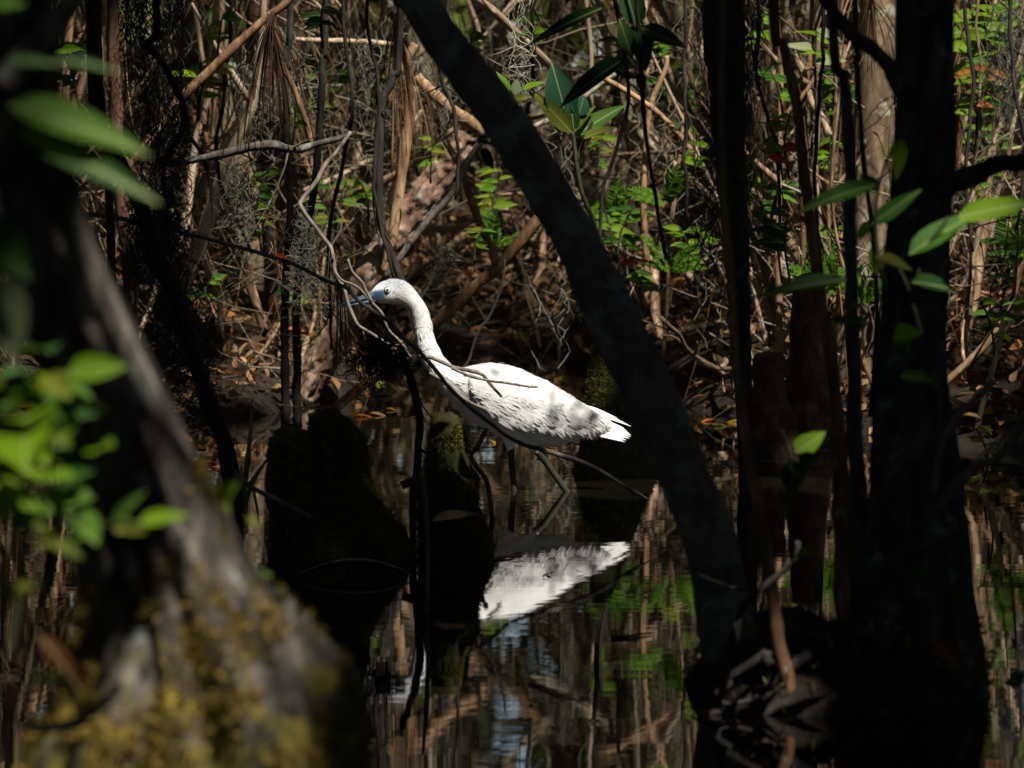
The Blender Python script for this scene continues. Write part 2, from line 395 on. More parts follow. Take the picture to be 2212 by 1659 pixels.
def surface_tufts(V, n, keep, size, mat, parent, name='moss', wid=.25, out=.9):
    """small moss blades on a grid surface V[rows, sides, 3]"""
    rws, sd = V.shape[:2]
    i = rng.integers(0, rws - 1, n); j = rng.integers(0, sd, n); u, v = rng.random(n), rng.random(n)
    a, b, c = V[i, j], V[i + 1, j], V[i, (j + 1) % sd]
    p = a + (b - a) * u[:, None] + (c - a) * v[:, None]
    nrm = unit(np.cross(c - a, b - a)); cen = V.mean(1)[i]; nrm = np.where((np.sum(nrm * (p - cen), 1) < 0)[:, None], -nrm, nrm)
    k = keep(p, nrm); p, nrm = p[k], nrm[k]
    X = unit(nrm * out + rng.normal(size=p.shape) * .6 + np.array([0, 0, .15])); Y = unit(np.cross(X, rng.normal(size=p.shape))); Z = np.cross(X, Y)
    L = rng.uniform(.5, 1.3, len(p)) * size
    mb = scatter(MB(), *BLADE, p, X, Y, Z, L, L * wid, L)
    return tag(mk(name, mb, mat, parent, smooth=False), kind='stuff')

TREES = []          # (object, top point) : crowns are hung on these later
def above(pts, D, dx, height, r, Dend):
    """a point of the trunk above the frame"""
    return None

# old leaning trunk in the left foreground
pl = [(450, 2480, 430), (440, 1900, 345), (440, 1659, 300), (430, 1506, 262), (373, 1293, 162), (307, 1086, 122), (233, 853, 101), (120, 553, 82), (62, 300, 70), (25, 0, 66), (-120, -500, 60), (-500, -2400, 52), (-1000, -6200, 40), (-1400, -11500, 26)]
t = thing('leaning_tree', 'thick old leaning tree trunk with ridged bark and golden moss, left foreground', 'tree', (P(440, 1900, 3.2)[0], 3.2, 0))
mb, C, r, V = trunk_mesh(pl, 3.2, 96, 420, .62, 1.55, 1.5, 3, .10)
mk('trunk', mb, M['big_bark'], t); TREES.append((t, C[-1]))
def moss_keep(p, n):
    return (rng.random(len(p)) < np.clip((.318 - p[:, 2]) * 6 + (fbm(p * 22, 5) - .5) * 3.5, 0, 1)) & (p[:, 2] > -.02)
surface_tufts(V[:170], 46000, moss_keep, .008, M['moss_gold'], t)
C2, r2 = wood_path([(10, 190, 34), (67, 110, 30), (110, 60, 27), (165, -10, 25), (260, -160, 22), (420, -600, 18), (600, -1800, 10)], 3.15, 40, .004)
mk('branch', tube(MB(), C2, knot(r2, C2, .2), 14), M['grey_bark'], t)

# added unseen bough, its leaves aimed along the sun to shade the trunk
zz = (C[:, 2] > .16) & (C[:, 2] < .72); Cb, rb = C[zz], r[zz]; ax = unit(np.gradient(Cb, axis=0)); eb = unit(np.cross(ax, SUN)); eb *= np.sign(eb[:, :1])
ib = rng.integers(0, len(Cb), 6000); hi = np.interp(Cb[ib, 2], [.2, .32, .40, .72], [-.8, -.5, -.3, -.38]); wb = rng.uniform(-1.4, 1, 6000); kb = (wb < hi) & (fbm(np.stack([Cb[ib, 2] * 30, wb * 2.2, 0 * wb], -1), 55, 2) < np.interp(Cb[ib, 2], [.2, .4], [.46, .52])); ib, wb = ib[kb], wb[kb]
pb = Cb[ib] + eb[ib] * (wb * rb[ib])[:, None] + SUN * rng.uniform(.95, 1.5, (len(ib), 1)); X, Y, Z = rand_axes(len(ib), .5); L = rng.uniform(.010, .020, len(ib))
bb = smooth_path([C[np.argmin(np.abs(C[:, 2] - 1.9))], [-.15, 2.9, 1.75], pb.mean(0) + [0, 0, .12], pb.mean(0) + [.22, -.1, .05]], 24)
mk('branch', tube(MB(), bb, np.linspace(.016, .003, 24), 8), M['grey_bark'], t)  # added unseen limb that carries the shading leaves
SHADE_LEAVES = (pb, X, Y, Z, L, t)

# dark diagonal trunk
pd = [(1640, 1620, 80, 5.3), (1590, 1480, 66, 5.35), (1560, 1300, 58), (1528, 1150, 55), (1465, 1000, 53), (1403, 850, 54), (1326, 700, 55), (1252, 533, 47), (1200, 443, 47), (1136, 333, 46), (1084, 253, 45), (1013, 160, 43), (944, 67, 40), (905, 0, 39), (840, -110, 37), (560, -800, 34), (100, -2600, 30), (-500, -6000, 22), (-900, -9500, 14)]
pd = [(p[0], p[1], p[2], p[3] if len(p) > 3 else 5.5) for p in pd]
t = thing('diagonal_tree', 'dark smooth trunk slanting across the frame in front of the bird', 'tree', P(1640, 1503, 5.3))
mb, C, r, V = trunk_mesh(pd, 5.5, 48, 420, .13, 2.2, 7, 8, .10)
mk('trunk', mb, M['diag_bark'], t); TREES.append((t, C[-1]))

# upright trunk at the right
pr = [(1995, 1620, 160), (1992, 1500, 138), (1988, 1300, 118), (1985, 1100, 104), (1970, 850, 80), (1980, 550, 69), (1998, 300, 65), (2000, 0, 62), (2010, -600, 60), (2000, -2500, 52), (1950, -6000, 40), (1980, -9000, 26)]
t = thing('upright_tree', 'thick dark upright tree trunk with mottled bark at the right', 'tree', P(1992, 1500, 5.35))
mb, C, r, V = trunk_mesh(pr, 5.35, 48, 300, .12, 2.4, 4, 12, .07)
mk('trunk', mb, M['dark_bark'], t); TREES.append((t, C[-1]))
for pts in ([(1965, 225, 24), (1935, 173, 19), (1918, 140, 17), (1885, 107, 16), (1848, 83, 15), (1808, 33, 14), (1775, -10, 13), (1700, -160, 11), (1600, -500, 7)],
            [(2020, 410, 30), (2060, 395, 26), (2108, 377, 22), (2158, 353, 20), (2230, 348, 19), (2400, 300, 16), (2700, 100, 10)]):
    C2, r2 = wood_path(pts, (5.33, 5.2), 40, .003); mk('branch', tube(MB(), C2, knot(r2, C2, .25), 12), M['dark_bark'], t)
surface_tufts(V[:60], 5000, lambda p, n: (fbm(p * 18, 3) > .55) & (p[:, 2] > .01), .010, M['moss_tuft'], t)

# ------------------------------------------------------------------ the bird
def c1(cx, cy): return 691.24 + .33855 * cx, 576.04 + .33855 * cy
BD = 8.0
SEC = [((325, 158), (345, 226), 22), ((360, 117), (385, 232), 38), ((400, 93), (425, 235), 47), ((450, 80), (465, 237), 53), ((500, 82), (500, 239), 55),
       ((550, 103), (528, 246), 53), ((595, 143), (552, 258), 49), ((637, 195), (572, 283), 46), ((668, 243), (586, 320), 45), ((692, 293), (595, 360), 45),
       ((707, 350), (600, 403), 46), ((716, 405), (606, 450), 47), ((732, 458), (616, 500), 50), ((762, 527), (633, 548), 57), ((801, 590), (655, 608), 68),
       ((842, 630), (692, 672), 85), ((892, 645), (744, 750), 106), ((945, 639), (804, 834), 126), ((1000, 627), (874, 904), 142), ((1080, 620), (967, 984), 155),
       ((1180, 632), (1072, 1045), 161), ((1280, 660), (1180, 1096), 160), ((1380, 703), (1290, 1136), 152), ((1480, 753), (1400, 1148), 138),
       ((1560, 800), (1510, 1138), 118), ((1640, 850), (1610, 1112), 95), ((1710, 893), (1700, 1082), 70), ((1775, 925), (1775, 1062), 44), ((1830, 960), (1830, 1045), 16)]
MMP = .33855 * BD / F             # metres per crop pixel
sec = smooth_path([[*a, *b, w_] for a, b, w_ in SEC], 170)
NU, NV = len(sec), 72
phi = np.arange(NV) * 2 * math.pi / NV
def birdxyz(cx, cy, dy=0.0):
    x, y = c1(cx, cy); p = P(x, y, BD); return p + np.array([0, dy, 0])
_o = birdxyz(0, 0); _ex = birdxyz(1000, 0) - _o; _ey = birdxyz(0, 1000) - _o
def bird_pts(c2, dy): return _o + c2[..., :1] * _ex / 1000 + c2[..., 1:2] * _ey / 1000 + np.concatenate([0 * dy[..., None], dy[..., None], 0 * dy[..., None]], -1)
cen = (sec[:, :2] + sec[:, 2:4]) / 2; hh = (sec[:, :2] - sec[:, 2:4]) / 2
prof = np.sign(np.sin(phi)) * np.abs(np.sin(phi)) ** .92
C2D = cen[:, None] + hh[:, None] * np.cos(phi)[None, :, None]
# lumpy plumage
DY = -sec[:, 4][:, None] * prof[None] * MMP
BV = bird_pts(C2D, DY)
q = np.stack([C2D[..., 0] / 60, C2D[..., 1] / 60, DY * 40], -1)
outw = unit(BV - bird_pts(cen, np.zeros(NU))[:, None])
amp = np.interp(np.arange(NU), [0, 45, 75, 100, 169], [.0003, .0005, .0015, .0028, .002])[:, None, None]
BV = BV + outw * amp * (fbm(q, 21)[..., None] - .5) * 2
ii = np.arange(NU - 1)[:, None] * NV; jj = np.arange(NV)[None]; j2 = (jj + 1) % NV
quad = np.stack([ii + jj, ii + NV + jj, ii + NV + j2, ii + j2], -1).reshape(-1, 4)
caps = np.vstack([np.stack([np.full(NV, NU * NV), jj[0], j2[0]], -1), np.stack([np.full(NV, NU * NV + 1), (NU - 1) * NV + j2[0], (NU - 1) * NV + jj[0]], -1)])
allV = np.vstack([BV.reshape(-1, 3), BV[0].mean(0)[None], BV[-1].mean(0)[None]])
# plumage colours
c2 = C2D.reshape(-1, 2); cx, cy = c2[:, 0], c2[:, 1]
def sst(a, b, x): t = np.clip((x - a) / (b - a), 0, 1); return t * t * (3 - 2 * t)
white = np.array([.75, .75, .735]); colr = np.tile(white, (len(c2), 1))
crown = sst(150, 105, cy - np.maximum(0, (cx - 430)) * .25) * sst(640, 480, cx) * sst(320, 380, cx)
crown *= .7 + .5 * vnoise(np.stack([cx / 14, cy / 6, 0 * cx], -1), 4)
colr += (np.array([.36, .39, .45]) - colr) * np.clip(crown, 0, 1)[:, None] * .8
lore = sst(445, 400, cx) * sst(128, 150, cy - (430 - cx) * .18) * sst(212, 196, cy)
colr += (np.array([.055, .115, .21]) - colr) * np.clip(lore, 0, 1)[:, None]
thr = sst(180, 215, cy) * sst(620, 540, cx)
colr += (np.array([.78, .76, .66]) - colr) * thr[:, None] * (1 - lore[:, None]) * .7
colr = np.vstack([colr, white, white])
def featmat(name, bumps=True):
    m, nt, b = newmat(name); b.inputs['Roughness'].default_value = .8; b.inputs['Specular IOR Level'].default_value = .15
    a = nt.nodes.new('ShaderNodeAttribute'); a.attribute_name = 'Col'; nt.links.new(a.outputs[0], b.inputs['Base Color'])
    n = noise(nt, mapping(nt, (250, 250, 900)), 1, 3); bump(nt, b, n, .35, .0015); return m
M['plumage'] = featmat('plumage')
def plain(name, c, rough=.5, spec=.4):
    m, nt, b = newmat(name); b.inputs['Roughness'].default_value = rough; b.inputs['Specular IOR Level'].default_value = spec
    n = noise(nt, mapping(nt, (1, 1, 1)), 350, 3)
    nt.links.new(mix(nt, .4, c, ramp(nt, n, [(.3, .6, .6, .6), (.7, 1, 1, 1)]), 'MULTIPLY'), b.inputs['Base Color']); return m
M['feather'] = plain('white_feather', (.75, .75, .74), .75, .15)
M['tailf'] = plain('tail_feather', (.68, .68, .66), .7, .15)
M['leg'] = plain('bird_leg', (.03, .029, .023), .6, .2); M['leg_pale'] = plain('bird_leg_pale', (.22, .23, .20), .6, .3)
M['iris'] = plain('iris', (.72, .74, .66), .25, .5); M['pupil'] = plain('pupil', (.004, .004, .004), .08, .6); M['eyering'] = plain('eye_ring', (.07, .10, .13), .4, .4)
M['lore'] = plain('blue_skin', (.10, .18, .31), .55, .3)

foot = birdxyz(1300, 1440); foot[2] = 0
bird = thing('heron', 'white wading heron with blue-grey bill standing in the black water', 'bird', foot)
body = mk('body', MB().add(allV, [quad, caps]), M['plumage'], bird, col=colr)

# surface lookups for feathers
near = [j for j in range(NV) if math.sin(phi[j]) > -.02]
def on_body(p2, side=1):
    """nearest surface grid vertex for crop points p2 on the near (+1) or far side"""
    js = np.array(near); G = C2D[:, js].reshape(-1, 2); idx = []
    for k in range(0, len(p2), 400):
        d = ((p2[k:k + 400, None] - G[None]) ** 2).sum(-1); idx.append(d.argmin(1))
    idx = np.concatenate(idx); iu = idx // len(js); jv = js[idx % len(js)]
    if side < 0: jv = (-jv) % NV
    return iu, jv
Tu = unit(np.gradient(BV, axis=0)); Tv = unit(np.roll(BV, -1, 1) - np.roll(BV, 1, 1)); NN = unit(np.cross(Tv, Tu))
NN = np.where((np.sum(NN * outw, -1) < 0)[..., None], -NN, NN)

# wing shells
WING = np.array([(965, 648), (935, 720), (955, 800), (1015, 868), (1075, 935), (1150, 985), (1300, 1012), (1440, 1036), (1570, 1050), (1700, 1052), (1800, 1030), (1822, 960), (1760, 915), (1640, 848), (1480, 748), (1280, 650), (1080, 608)], float)
def sdist(p, poly):
    d = np.full(len(p), 1e9); ins = np.zeros(len(p), bool); n = len(poly)
    for k in range(n):
        a, b = poly[k], poly[(k + 1) % n]; ab = b - a; t = np.clip(((p - a) @ ab) / (ab @ ab), 0, 1)
        d = np.minimum(d, np.linalg.norm(p - a - t[:, None] * ab, axis=1))
        c = ((a[1] > p[:, 1]) != (b[1] > p[:, 1])) & (p[:, 0] < (b[0] - a[0]) * (p[:, 1] - a[1]) / (b[1] - a[1] + 1e-9) + a[0]); ins ^= c
    return np.where(ins, d, -d)
SDW = sdist(C2D.reshape(-1, 2), WING).reshape(NU, NV)
for side in (1, -1):
    ok = (np.sin(phi) * side > .12)[None] & (SDW > -4)
    h = .009 * sst(-4, 34, SDW) * sst(.12, .45, np.sin(phi) * side)[None] - .0008
    W3 = BV + NN * h[..., None]
    cell = ok[:-1, :] & ok[1:, :] & np.roll(ok, -1, 1)[:-1] & np.roll(ok, -1, 1)[1:]
    fq = quad.reshape(NU - 1, NV, 4)[cell]
    used = np.unique(fq); remap = np.zeros(NU * NV, int); remap[used] = np.arange(len(used))
    wing = mk('wing', MB().add(W3.reshape(-1, 3)[used], remap[fq]), M['feather'], bird)
    # covert and scapular feathers: rows over the wing, then the loose fringe along its lower edge
    fv, ff = leaf_grid(6, .34, .05, .04, 1.2, .55)
    def wing_pt(q2, off):
        js = np.array(near); G = C2D[:, js].reshape(-1, 2); jj_ = js if side > 0 else (-js) % NV
        S3 = W3[:, jj_].reshape(-1, 3); N3 = NN[:, jj_].reshape(-1, 3); out_ = []
        for k in range(0, len(q2), 300):
            d = ((q2[k:k + 300, None] - G[None]) ** 2).sum(-1); ix = np.argpartition(d, 5, 1)[:, :5]; w_ = 1 / (np.take_along_axis(d, ix, 1) + 12); w_ /= w_.sum(1, keepdims=True)
            out_.append((S3[ix] * w_[..., None]).sum(1) + unit((N3[ix] * w_[..., None]).sum(1)) * off[k:k + 300, None])
        return np.concatenate(out_)
    def feathers(p2, ang, L, Wd, lift, hgt, name, one):
        """L, Wd in crop pixels; feathers lie along the wing and lift a little toward the tip"""
        dirs = np.stack([np.cos(ang), np.sin(ang)], -1); per = np.stack([-dirs[:, 1], dirs[:, 0]], -1); k_ = len(fv)
        q2 = p2[:, None] + fv[None, :, 0, None] * (dirs * L[:, None])[:, None] + fv[None, :, 1, None] * (per * Wd[:, None])[:, None]
        off = np.broadcast_to(hgt + lift * fv[:, 0] - .0012 * np.abs(fv[:, 1]) * 3, q2.shape[:2]); V3 = wing_pt(q2.reshape(-1, 2), off.reshape(-1)).reshape(len(p2), k_, 3)
        if one:
            for k in range(len(p2)): mk(name, MB().add(V3[k], ff), M['feather'], wing, V3[k, 0])
        else:
            tag(mk(name, MB().add(V3.reshape(-1, 3), [(ff[0][None] + np.arange(len(p2))[:, None, None] * k_).reshape(-1, 4)]), M['feather'], wing), kind='stuff')
    n = 130 if side > 0 else 20
    pp = np.stack([rng.uniform(940, 1790, n * 3), rng.uniform(630, 1030, n * 3)], -1); s_ = sdist(pp, WING); pp = pp[(s_ > 14)][:n]
    a = R(28) + (pp[:, 1] - 830) / 400 * R(22) + rng.normal(size=len(pp)) * R(7)
    if side < 0: feathers(pp, a, rng.uniform(70, 120, len(pp)), rng.uniform(80, 130, len(pp)), .0005, .0004, 'covert_feathers', False)
    edge = np.array([(1000, 850), (1050, 905), (1095, 945), (1150, 975), (1220, 990), (1300, 1002), (1380, 1012), (1460, 1022), (1540, 1034), (1620, 1042), (1700, 1040)], float)
    tt = np.linspace(0, 1, 30); ep = smooth_path(edge, 30) + rng.normal(size=(30, 2)) * 6 - np.array([12, 26])
    a = R(72) - tt * R(44) + rng.normal(size=30) * R(8)
    feathers(ep, a, rng.uniform(70, 125, 30), rng.uniform(40, 75, 30), .004, .0012, 'fringe_feather', side > 0)
    # long flight feathers closing over the tail root
    qp = np.array([(1520, 900), (1540, 930), (1560, 955), (1570, 985), (1590, 905), (1640, 930)], float)
    feathers(qp, np.full(6, R(22)) + rng.normal(size=6) * R(3), rng.uniform(210, 260, 6), np.full(6, 110.), .001, .002, 'flight_feather', True)
    if side > 0:
        sel = np.argwhere((SDW > 6) & (np.sin(phi) > .15)[None] & (C2D[..., 1] > 760 + .25 * (C2D[..., 0] - 1000) * (C2D[..., 0] > 1000))); sel = sel[rng.integers(0, len(sel), 3200)]; iu, jv = sel[:, 0], sel[:, 1]; c_ = C2D[iu, jv]
        an = R(26) + (c_[:, 1] - 830) / 400 * R(34) + rng.normal(size=len(iu)) * R(8); nn = NN[iu, jv]
        ex = np.cos(an)[:, None] * unit(_ex) + np.sin(an)[:, None] * unit(_ey); X = unit(ex - nn * np.sum(ex * nn, 1)[:, None]); X = unit(X + nn * rng.uniform(.0, .010, (len(iu), 1))); Y = unit(np.cross(nn, X)); Z = np.cross(X, Y)
        jit = rng.normal(size=(len(iu), 3)) * .002; jit -= nn * np.sum(jit * nn, 1)[:, None]; base = W3[iu, jv] + jit + nn * .0001; L = rng.uniform(.008, .018, len(iu)) * np.interp(c_[:, 1], [650, 950], [.7, 1.2])
        tag(mk('wing_plumage', scatter(MB(), *BLADE, base, X, Y, Z, L, L * .16, L * .05), M['feather'], wing, smooth=False), kind='stuff')
# short hair-like plumage over neck, breast and flank
n = 20000
iu = rng.integers(14, NU - 4, n); jv = rng.integers(0, NV, n)
base = BV[iu, jv] + (rng.random((n, 1)) - .5) * Tu[iu, jv] * .006 + (rng.random((n, 1)) - .5) * Tv[iu, jv] * .006
kk = ~((SDW[iu, jv] > 8) & (np.abs(np.sin(phi[jv])) > .3)); cxy = C2D[iu, jv]
kk &= ~((cxy[:, 0] < 470) & (cxy[:, 1] > 100) & (cxy[:, 1] < 215))
iu, jv, base, cxy = iu[kk], jv[kk], base[kk], cxy[kk]
nn = NN[iu, jv]; X = unit(Tu[iu, jv] + nn * rng.uniform(.0, .03, (len(iu), 1)) + rng.normal(size=(len(iu), 3)) * .035); Y = unit(np.cross(nn, X)); Z = np.cross(X, Y)
L = np.interp(cxy[:, 0], [350, 600, 900, 1500], [.005, .008, .014, .016]) * rng.uniform(.7, 1.3, len(iu))
vcol = colr[:-2].reshape(NU, NV, 3)[iu, jv]
hp = mk('plumage', scatter(MB(), *BLADE, base, X, Y, Z, L, L * .11 + .0004, L * .4), M['plumage'], bird, smooth=False, col=np.repeat(vcol, 5, 0)); tag(hp, kind='stuff')
# tail
fv, ff = leaf_grid(9, .3, .03, .03, 1.0, .5)
for k in range(9):
    s_ = (k - 4) / 4
    b0 = birdxyz(1640, 975 + s_ * 30, -.004 + s_ * .004); tip2 = birdxyz(1990 - 42 * abs(s_ - .1) - 10 * (s_ > .5), 1068 + s_ * 40, s_ * -.016 - .006)
    X = tip2 - b0; L = np.linalg.norm(X); X = X / L; nrm = unit(np.array([-.22, -.82, .5])); Y = unit(np.cross(nrm, X)); Z = np.cross(X, Y)
    mk('tail_feather', scatter(MB(), fv, ff, b0[None], X[None], Y[None], Z[None], L, .058, L), M['tailf'], bird, b0)
for (a, b_) in (((1700, 905), (1990, 1018)), ((1705, 915), (1960, 1005)), ((1690, 900), (1900, 965))):
    b0 = birdxyz(*a, .012); tip2 = birdxyz(*b_, .02); X = tip2 - b0; L = np.linalg.norm(X); X /= L
    nrm = unit(np.array([.1, -.5, .8])); Y = unit(np.cross(nrm, X)); Z = np.cross(X, Y)
    mk('flight_feather', scatter(MB(), fv, ff, b0[None], X[None], Y[None], Z[None], L, .05, L), M['tailf'], bird, b0)
# bill
def loft2(rows, mat, name, parent, colf, shift=0.0):
    s = smooth_path(rows, 36); a = np.arange(20) * 2 * math.pi / 20
    c = (s[:, :2] + s[:, 2:4]) / 2; h = (s[:, :2] - s[:, 2:4]) / 2
    p2 = c[:, None] + h[:, None] * np.cos(a)[None, :, None]; dy = -s[:, 4][:, None] * np.sin(a)[None] * MMP
    V = bird_pts(p2, dy); m = len(s); i = np.arange(m - 1)[:, None] * 20; j = np.arange(20)[None]; jn = (j + 1) % 20
    f = np.stack([i + j, i + 20 + j, i + 20 + jn, i + jn], -1).reshape(-1, 4)
    return mk(name, MB().add(V.reshape(-1, 3), f), mat, parent, col=colf(p2.reshape(-1, 2)))
def billcol(p):
    x = p[:, 0]; t = sst(150, 330, x)[:, None]; c = np.array([.012, .014, .02]) * (1 - t) + np.array([.085, .13, .20]) * t
    hi = (sst(170, 260, x) * sst(380, 320, x))[:, None] * (vnoise(np.stack([x / 60, p[:, 1] / 9, 0 * x], -1), 2) > .55)[:, None]
    return c + hi * np.array([.10, .12, .14])
M['bill'] = featmat('bill'); M['bill'].node_tree.nodes['Principled BSDF'].inputs['Roughness'].default_value = .32
M['bill'].node_tree.nodes['Principled BSDF'].inputs['Specular IOR Level'].default_value = .5
bill = loft2([(400, 130, 410, 205, 20), (335, 152, 345, 206, 25), (265, 184, 272, 221, 19), (195, 211, 200, 237, 13), (130, 239, 133, 252, 7), (88, 257, 89, 259, 1.5)], M['bill'], 'upper_bill', bird, billcol)
loft2([(410, 200, 405, 232, 18), (345, 206, 345, 231, 21), (270, 221, 268, 243, 16), (198, 238, 196, 253, 11), (133, 253, 133, 261, 6), (92, 259, 93, 261, 1.5)], M['bill'], 'lower_bill', bird, lambda p: billcol(p) * .8)
# eyes
for side in (1, -1):
    k = np.argmin(((C2D - np.array([432, 150])) ** 2).sum(-1) + (np.sin(phi) * side < 0)[None] * 1e9); e = BV.reshape(-1, 3)[k]; nn = unit(NN.reshape(-1, 3)[k] + np.array([0, -side * .8, 0]))
    X = unit(np.cross(nn, [0, 0, 1])); Y = np.cross(nn, X)
    def dome(rad, hgt, off):
        a = np.arange(20) * 2 * math.pi / 20; V = []; rings = [(1, 0), (.9, .45), (.6, .8), (.25, .97)]
        for rr_, z in rings: V += [e + nn * (off + hgt * z) + rad * rr_ * (X * math.cos(t_) + Y * math.sin(t_)) for t_ in a]
        V.append(e + nn * (off + hgt)); f = [(i * 20 + j, i * 20 + (j + 1) % 20, (i + 1) * 20 + (j + 1) % 20, (i + 1) * 20 + j) for i in range(3) for j in range(20)]
        return MB().add(np.array(V), [np.array(f), np.array([(60 + j, 60 + (j + 1) % 20, 80) for j in range(20)])])
    eye = mk('eye', dome(24 * MMP, .0016, -.0006), M['eyering'], bird)
    mk('iris', dome(18 * MMP, .0014, .0008), M['iris'], eye); mk('pupil', dome(8 * MMP, .001, .0019), M['pupil'], eye)
# legs
def leg(pts, dy, mats):
    rows = [[*birdxyz(x, y, dy), r_ * MMP] for x, y, r_ in pts]; S = smooth_path(rows, 40)
    lg = mk('leg', tube(MB(), S[:, :3], knot(S[:, 3], S[:, :3], .16, 4), 12), M[mats], bird)
    end = S[-1, :3]
    for a in (-150, -180, 150, 10):
        d = np.array([math.cos(R(a)), math.sin(R(a)), 0]); c = end + d * .055 * np.linspace(0, 1, 6)[:, None]
        mk('toe', tube(MB(), c, np.linspace(.0035, .0015, 6), 6), M['leg'], lg, c[0])
    return lg
leg([(1205, 1040, 44), (1212, 1110, 30), (1218, 1180, 24), (1222, 1260, 20), (1232, 1350, 19), (1240, 1445, 20), (1246, 1560, 18), (1250, 1720, 18)], .012, 'leg')
leg([(1300, 1060, 46), (1345, 1130, 30), (1375, 1160, 28), (1405, 1195, 29), (1440, 1240, 24), (1480, 1298, 21), (1530, 1368, 20), (1580, 1440, 22), (1640, 1530, 20), (1700, 1700, 18)], -.016, 'leg')
rows = [[*birdxyz(x, y, dy), r_ * MMP] for x, y, r_, dy in ((1270, 1010, 90, -.012), (1320, 1090, 62, -.016), (1362, 1142, 30, -.017), (1392, 1180, 22, -.017))]
S = smooth_path(rows, 20); mk('thigh', tube(MB(), S[:, :3], S[:, 3], 16), M['feather'], bird)
rows = [[*birdxyz(x, y, .012), r_ * MMP] for x, y, r_ in ((1190, 980, 90), (1205, 1080, 52), (1214, 1150, 28), (1217, 1190, 18))]
S = smooth_path(rows, 20); mk('thigh', tube(MB(), S[:, :3], S[:, 3], 16), M['feather'], bird)

# ------------------------------------------------------------------ cypress knees
def knee_lobe(rows, D, seed, lump=.17, n=60, sides=40, deep=1.0):
    s = smooth_path(rows, n); a = np.arange(sides) * 2 * math.pi / sides; V = []
    for y, xl, xr in s:
        c = P((xl + xr) / 2, y, D); hw = (xr - xl) / 2 * D / F
        V.append(c[None] + np.stack([np.cos(a) * hw, np.sin(a) * hw * deep, 0 * a], -1))
    V = np.array(V); cen_ = V.mean(1, keepdims=True); o_ = V - cen_
    V = cen_ + o_ * (1 + lump * 2 * (fbm(V * np.array([48, 48, 7.]), seed, 3) - .5)[..., None]) + (fbm(V * 120, seed + 3, 2)[..., None] - .5) * .006
    i = np.arange(n - 1)[:, None] * sides; j = np.arange(sides)[None]; jn = (j + 1) % sides
    f = np.stack([i + j, i + j * 0 + jn, i + sides + jn, i + sides + j], -1).reshape(-1, 4)
    top_ = V[0].mean(0) + np.array([0, 0, .002])
    mb = MB().add(np.vstack([V.reshape(-1, 3), top_]), [f, np.stack([np.full(sides, n * sides), np.arange(sides), (np.arange(sides) + 1) % sides], -1)])
    return mb, V
def knee(name, label, lobes, D, seed, mat='knee', moss=3500, bare=.05, tuft='moss_tuft', size=.0065):
    t = None
    for k, rows in enumerate(lobes):
        mb, V = knee_lobe(rows, D - .03 * k, seed + k)
        if t is None: t = thing(name, label, 'stump', (V[-1].mean(0)[0], V[-1].mean(0)[1], 0))
        mk('lobe', mb, M[mat], t); zt = V[0, 0, 2]
        surface_tufts(V, int(moss), lambda p, n_: (p[:, 2] < zt - bare + .04 * (fbm(p * 40, 2) - .5)) & (p[:, 2] > .003) & (fbm(p * 30, seed) > .33), size, M[tuft], t)
    return t
knee('cypress_knee', 'broad mossy double-topped cypress knee left of the bird', [
    [(881, 702, 716), (884, 695, 728), (893, 686, 738), (907, 676, 750), (941, 664, 779), (977, 656, 789), (1035, 640, 797), (1074, 626, 818), (1113, 612, 844), (1165, 606, 883), (1205, 602, 895), (1330, 590, 920)],
    [(920, 615, 630), (923, 604, 642), (935, 592, 654), (970, 581, 664), (1035, 579, 672), (1113, 584, 684), (1217, 580, 700), (1330, 575, 715)]], 6.9, 31, moss=16000, bare=.012)
knee('cypress_knee', 'narrow mossy cypress knee with rusty tip in front of the bird', [
    [(892, 955, 966), (894, 944, 977), (901, 936, 988), (912, 931, 996), (935, 927, 1001), (957, 924, 1006), (1009, 916, 1019), (1035, 905, 1034), (1074, 901, 1033), (1126, 899, 1045), (1170, 905, 1060), (1210, 902, 1066), (1340, 895, 1080)]], 6.93, 44, moss=13000, bare=.024)
knee('cypress_knee', 'blunt brown-headed cypress knee between the slanting and upright trunks', [
    [(760, 1652, 1672), (762, 1640, 1686), (772, 1632, 1695), (800, 1628, 1697), (840, 1630, 1694), (870, 1622, 1700), (920, 1612, 1712), (985, 1602, 1725), (1060, 1590, 1740)]], 8.75, 52, 'knee_red', 3000, .085)
knee('cypress_knee', 'tall red-barked cypress knee behind the blunt brown-headed one', [
    [(590, 1742, 1755), (594, 1728, 1766), (615, 1716, 1772), (680, 1708, 1778), (760, 1702, 1784), (860, 1690, 1795), (950, 1680, 1810), (1010, 1670, 1820)]], 9.05, 57, 'knee_red', 2500, .14)
knee('cypress_knee', 'dark mossy cypress knee half hidden behind the slanting trunk', [
    [(748, 1296, 1308), (756, 1284, 1320), (800, 1272, 1336), (860, 1266, 1356), (930, 1256, 1384), (1000, 1244, 1412), (1060, 1230, 1440), (1130, 1215, 1460)]], 8.35, 63, 'knee', 5000, .0, 'moss_tuft')

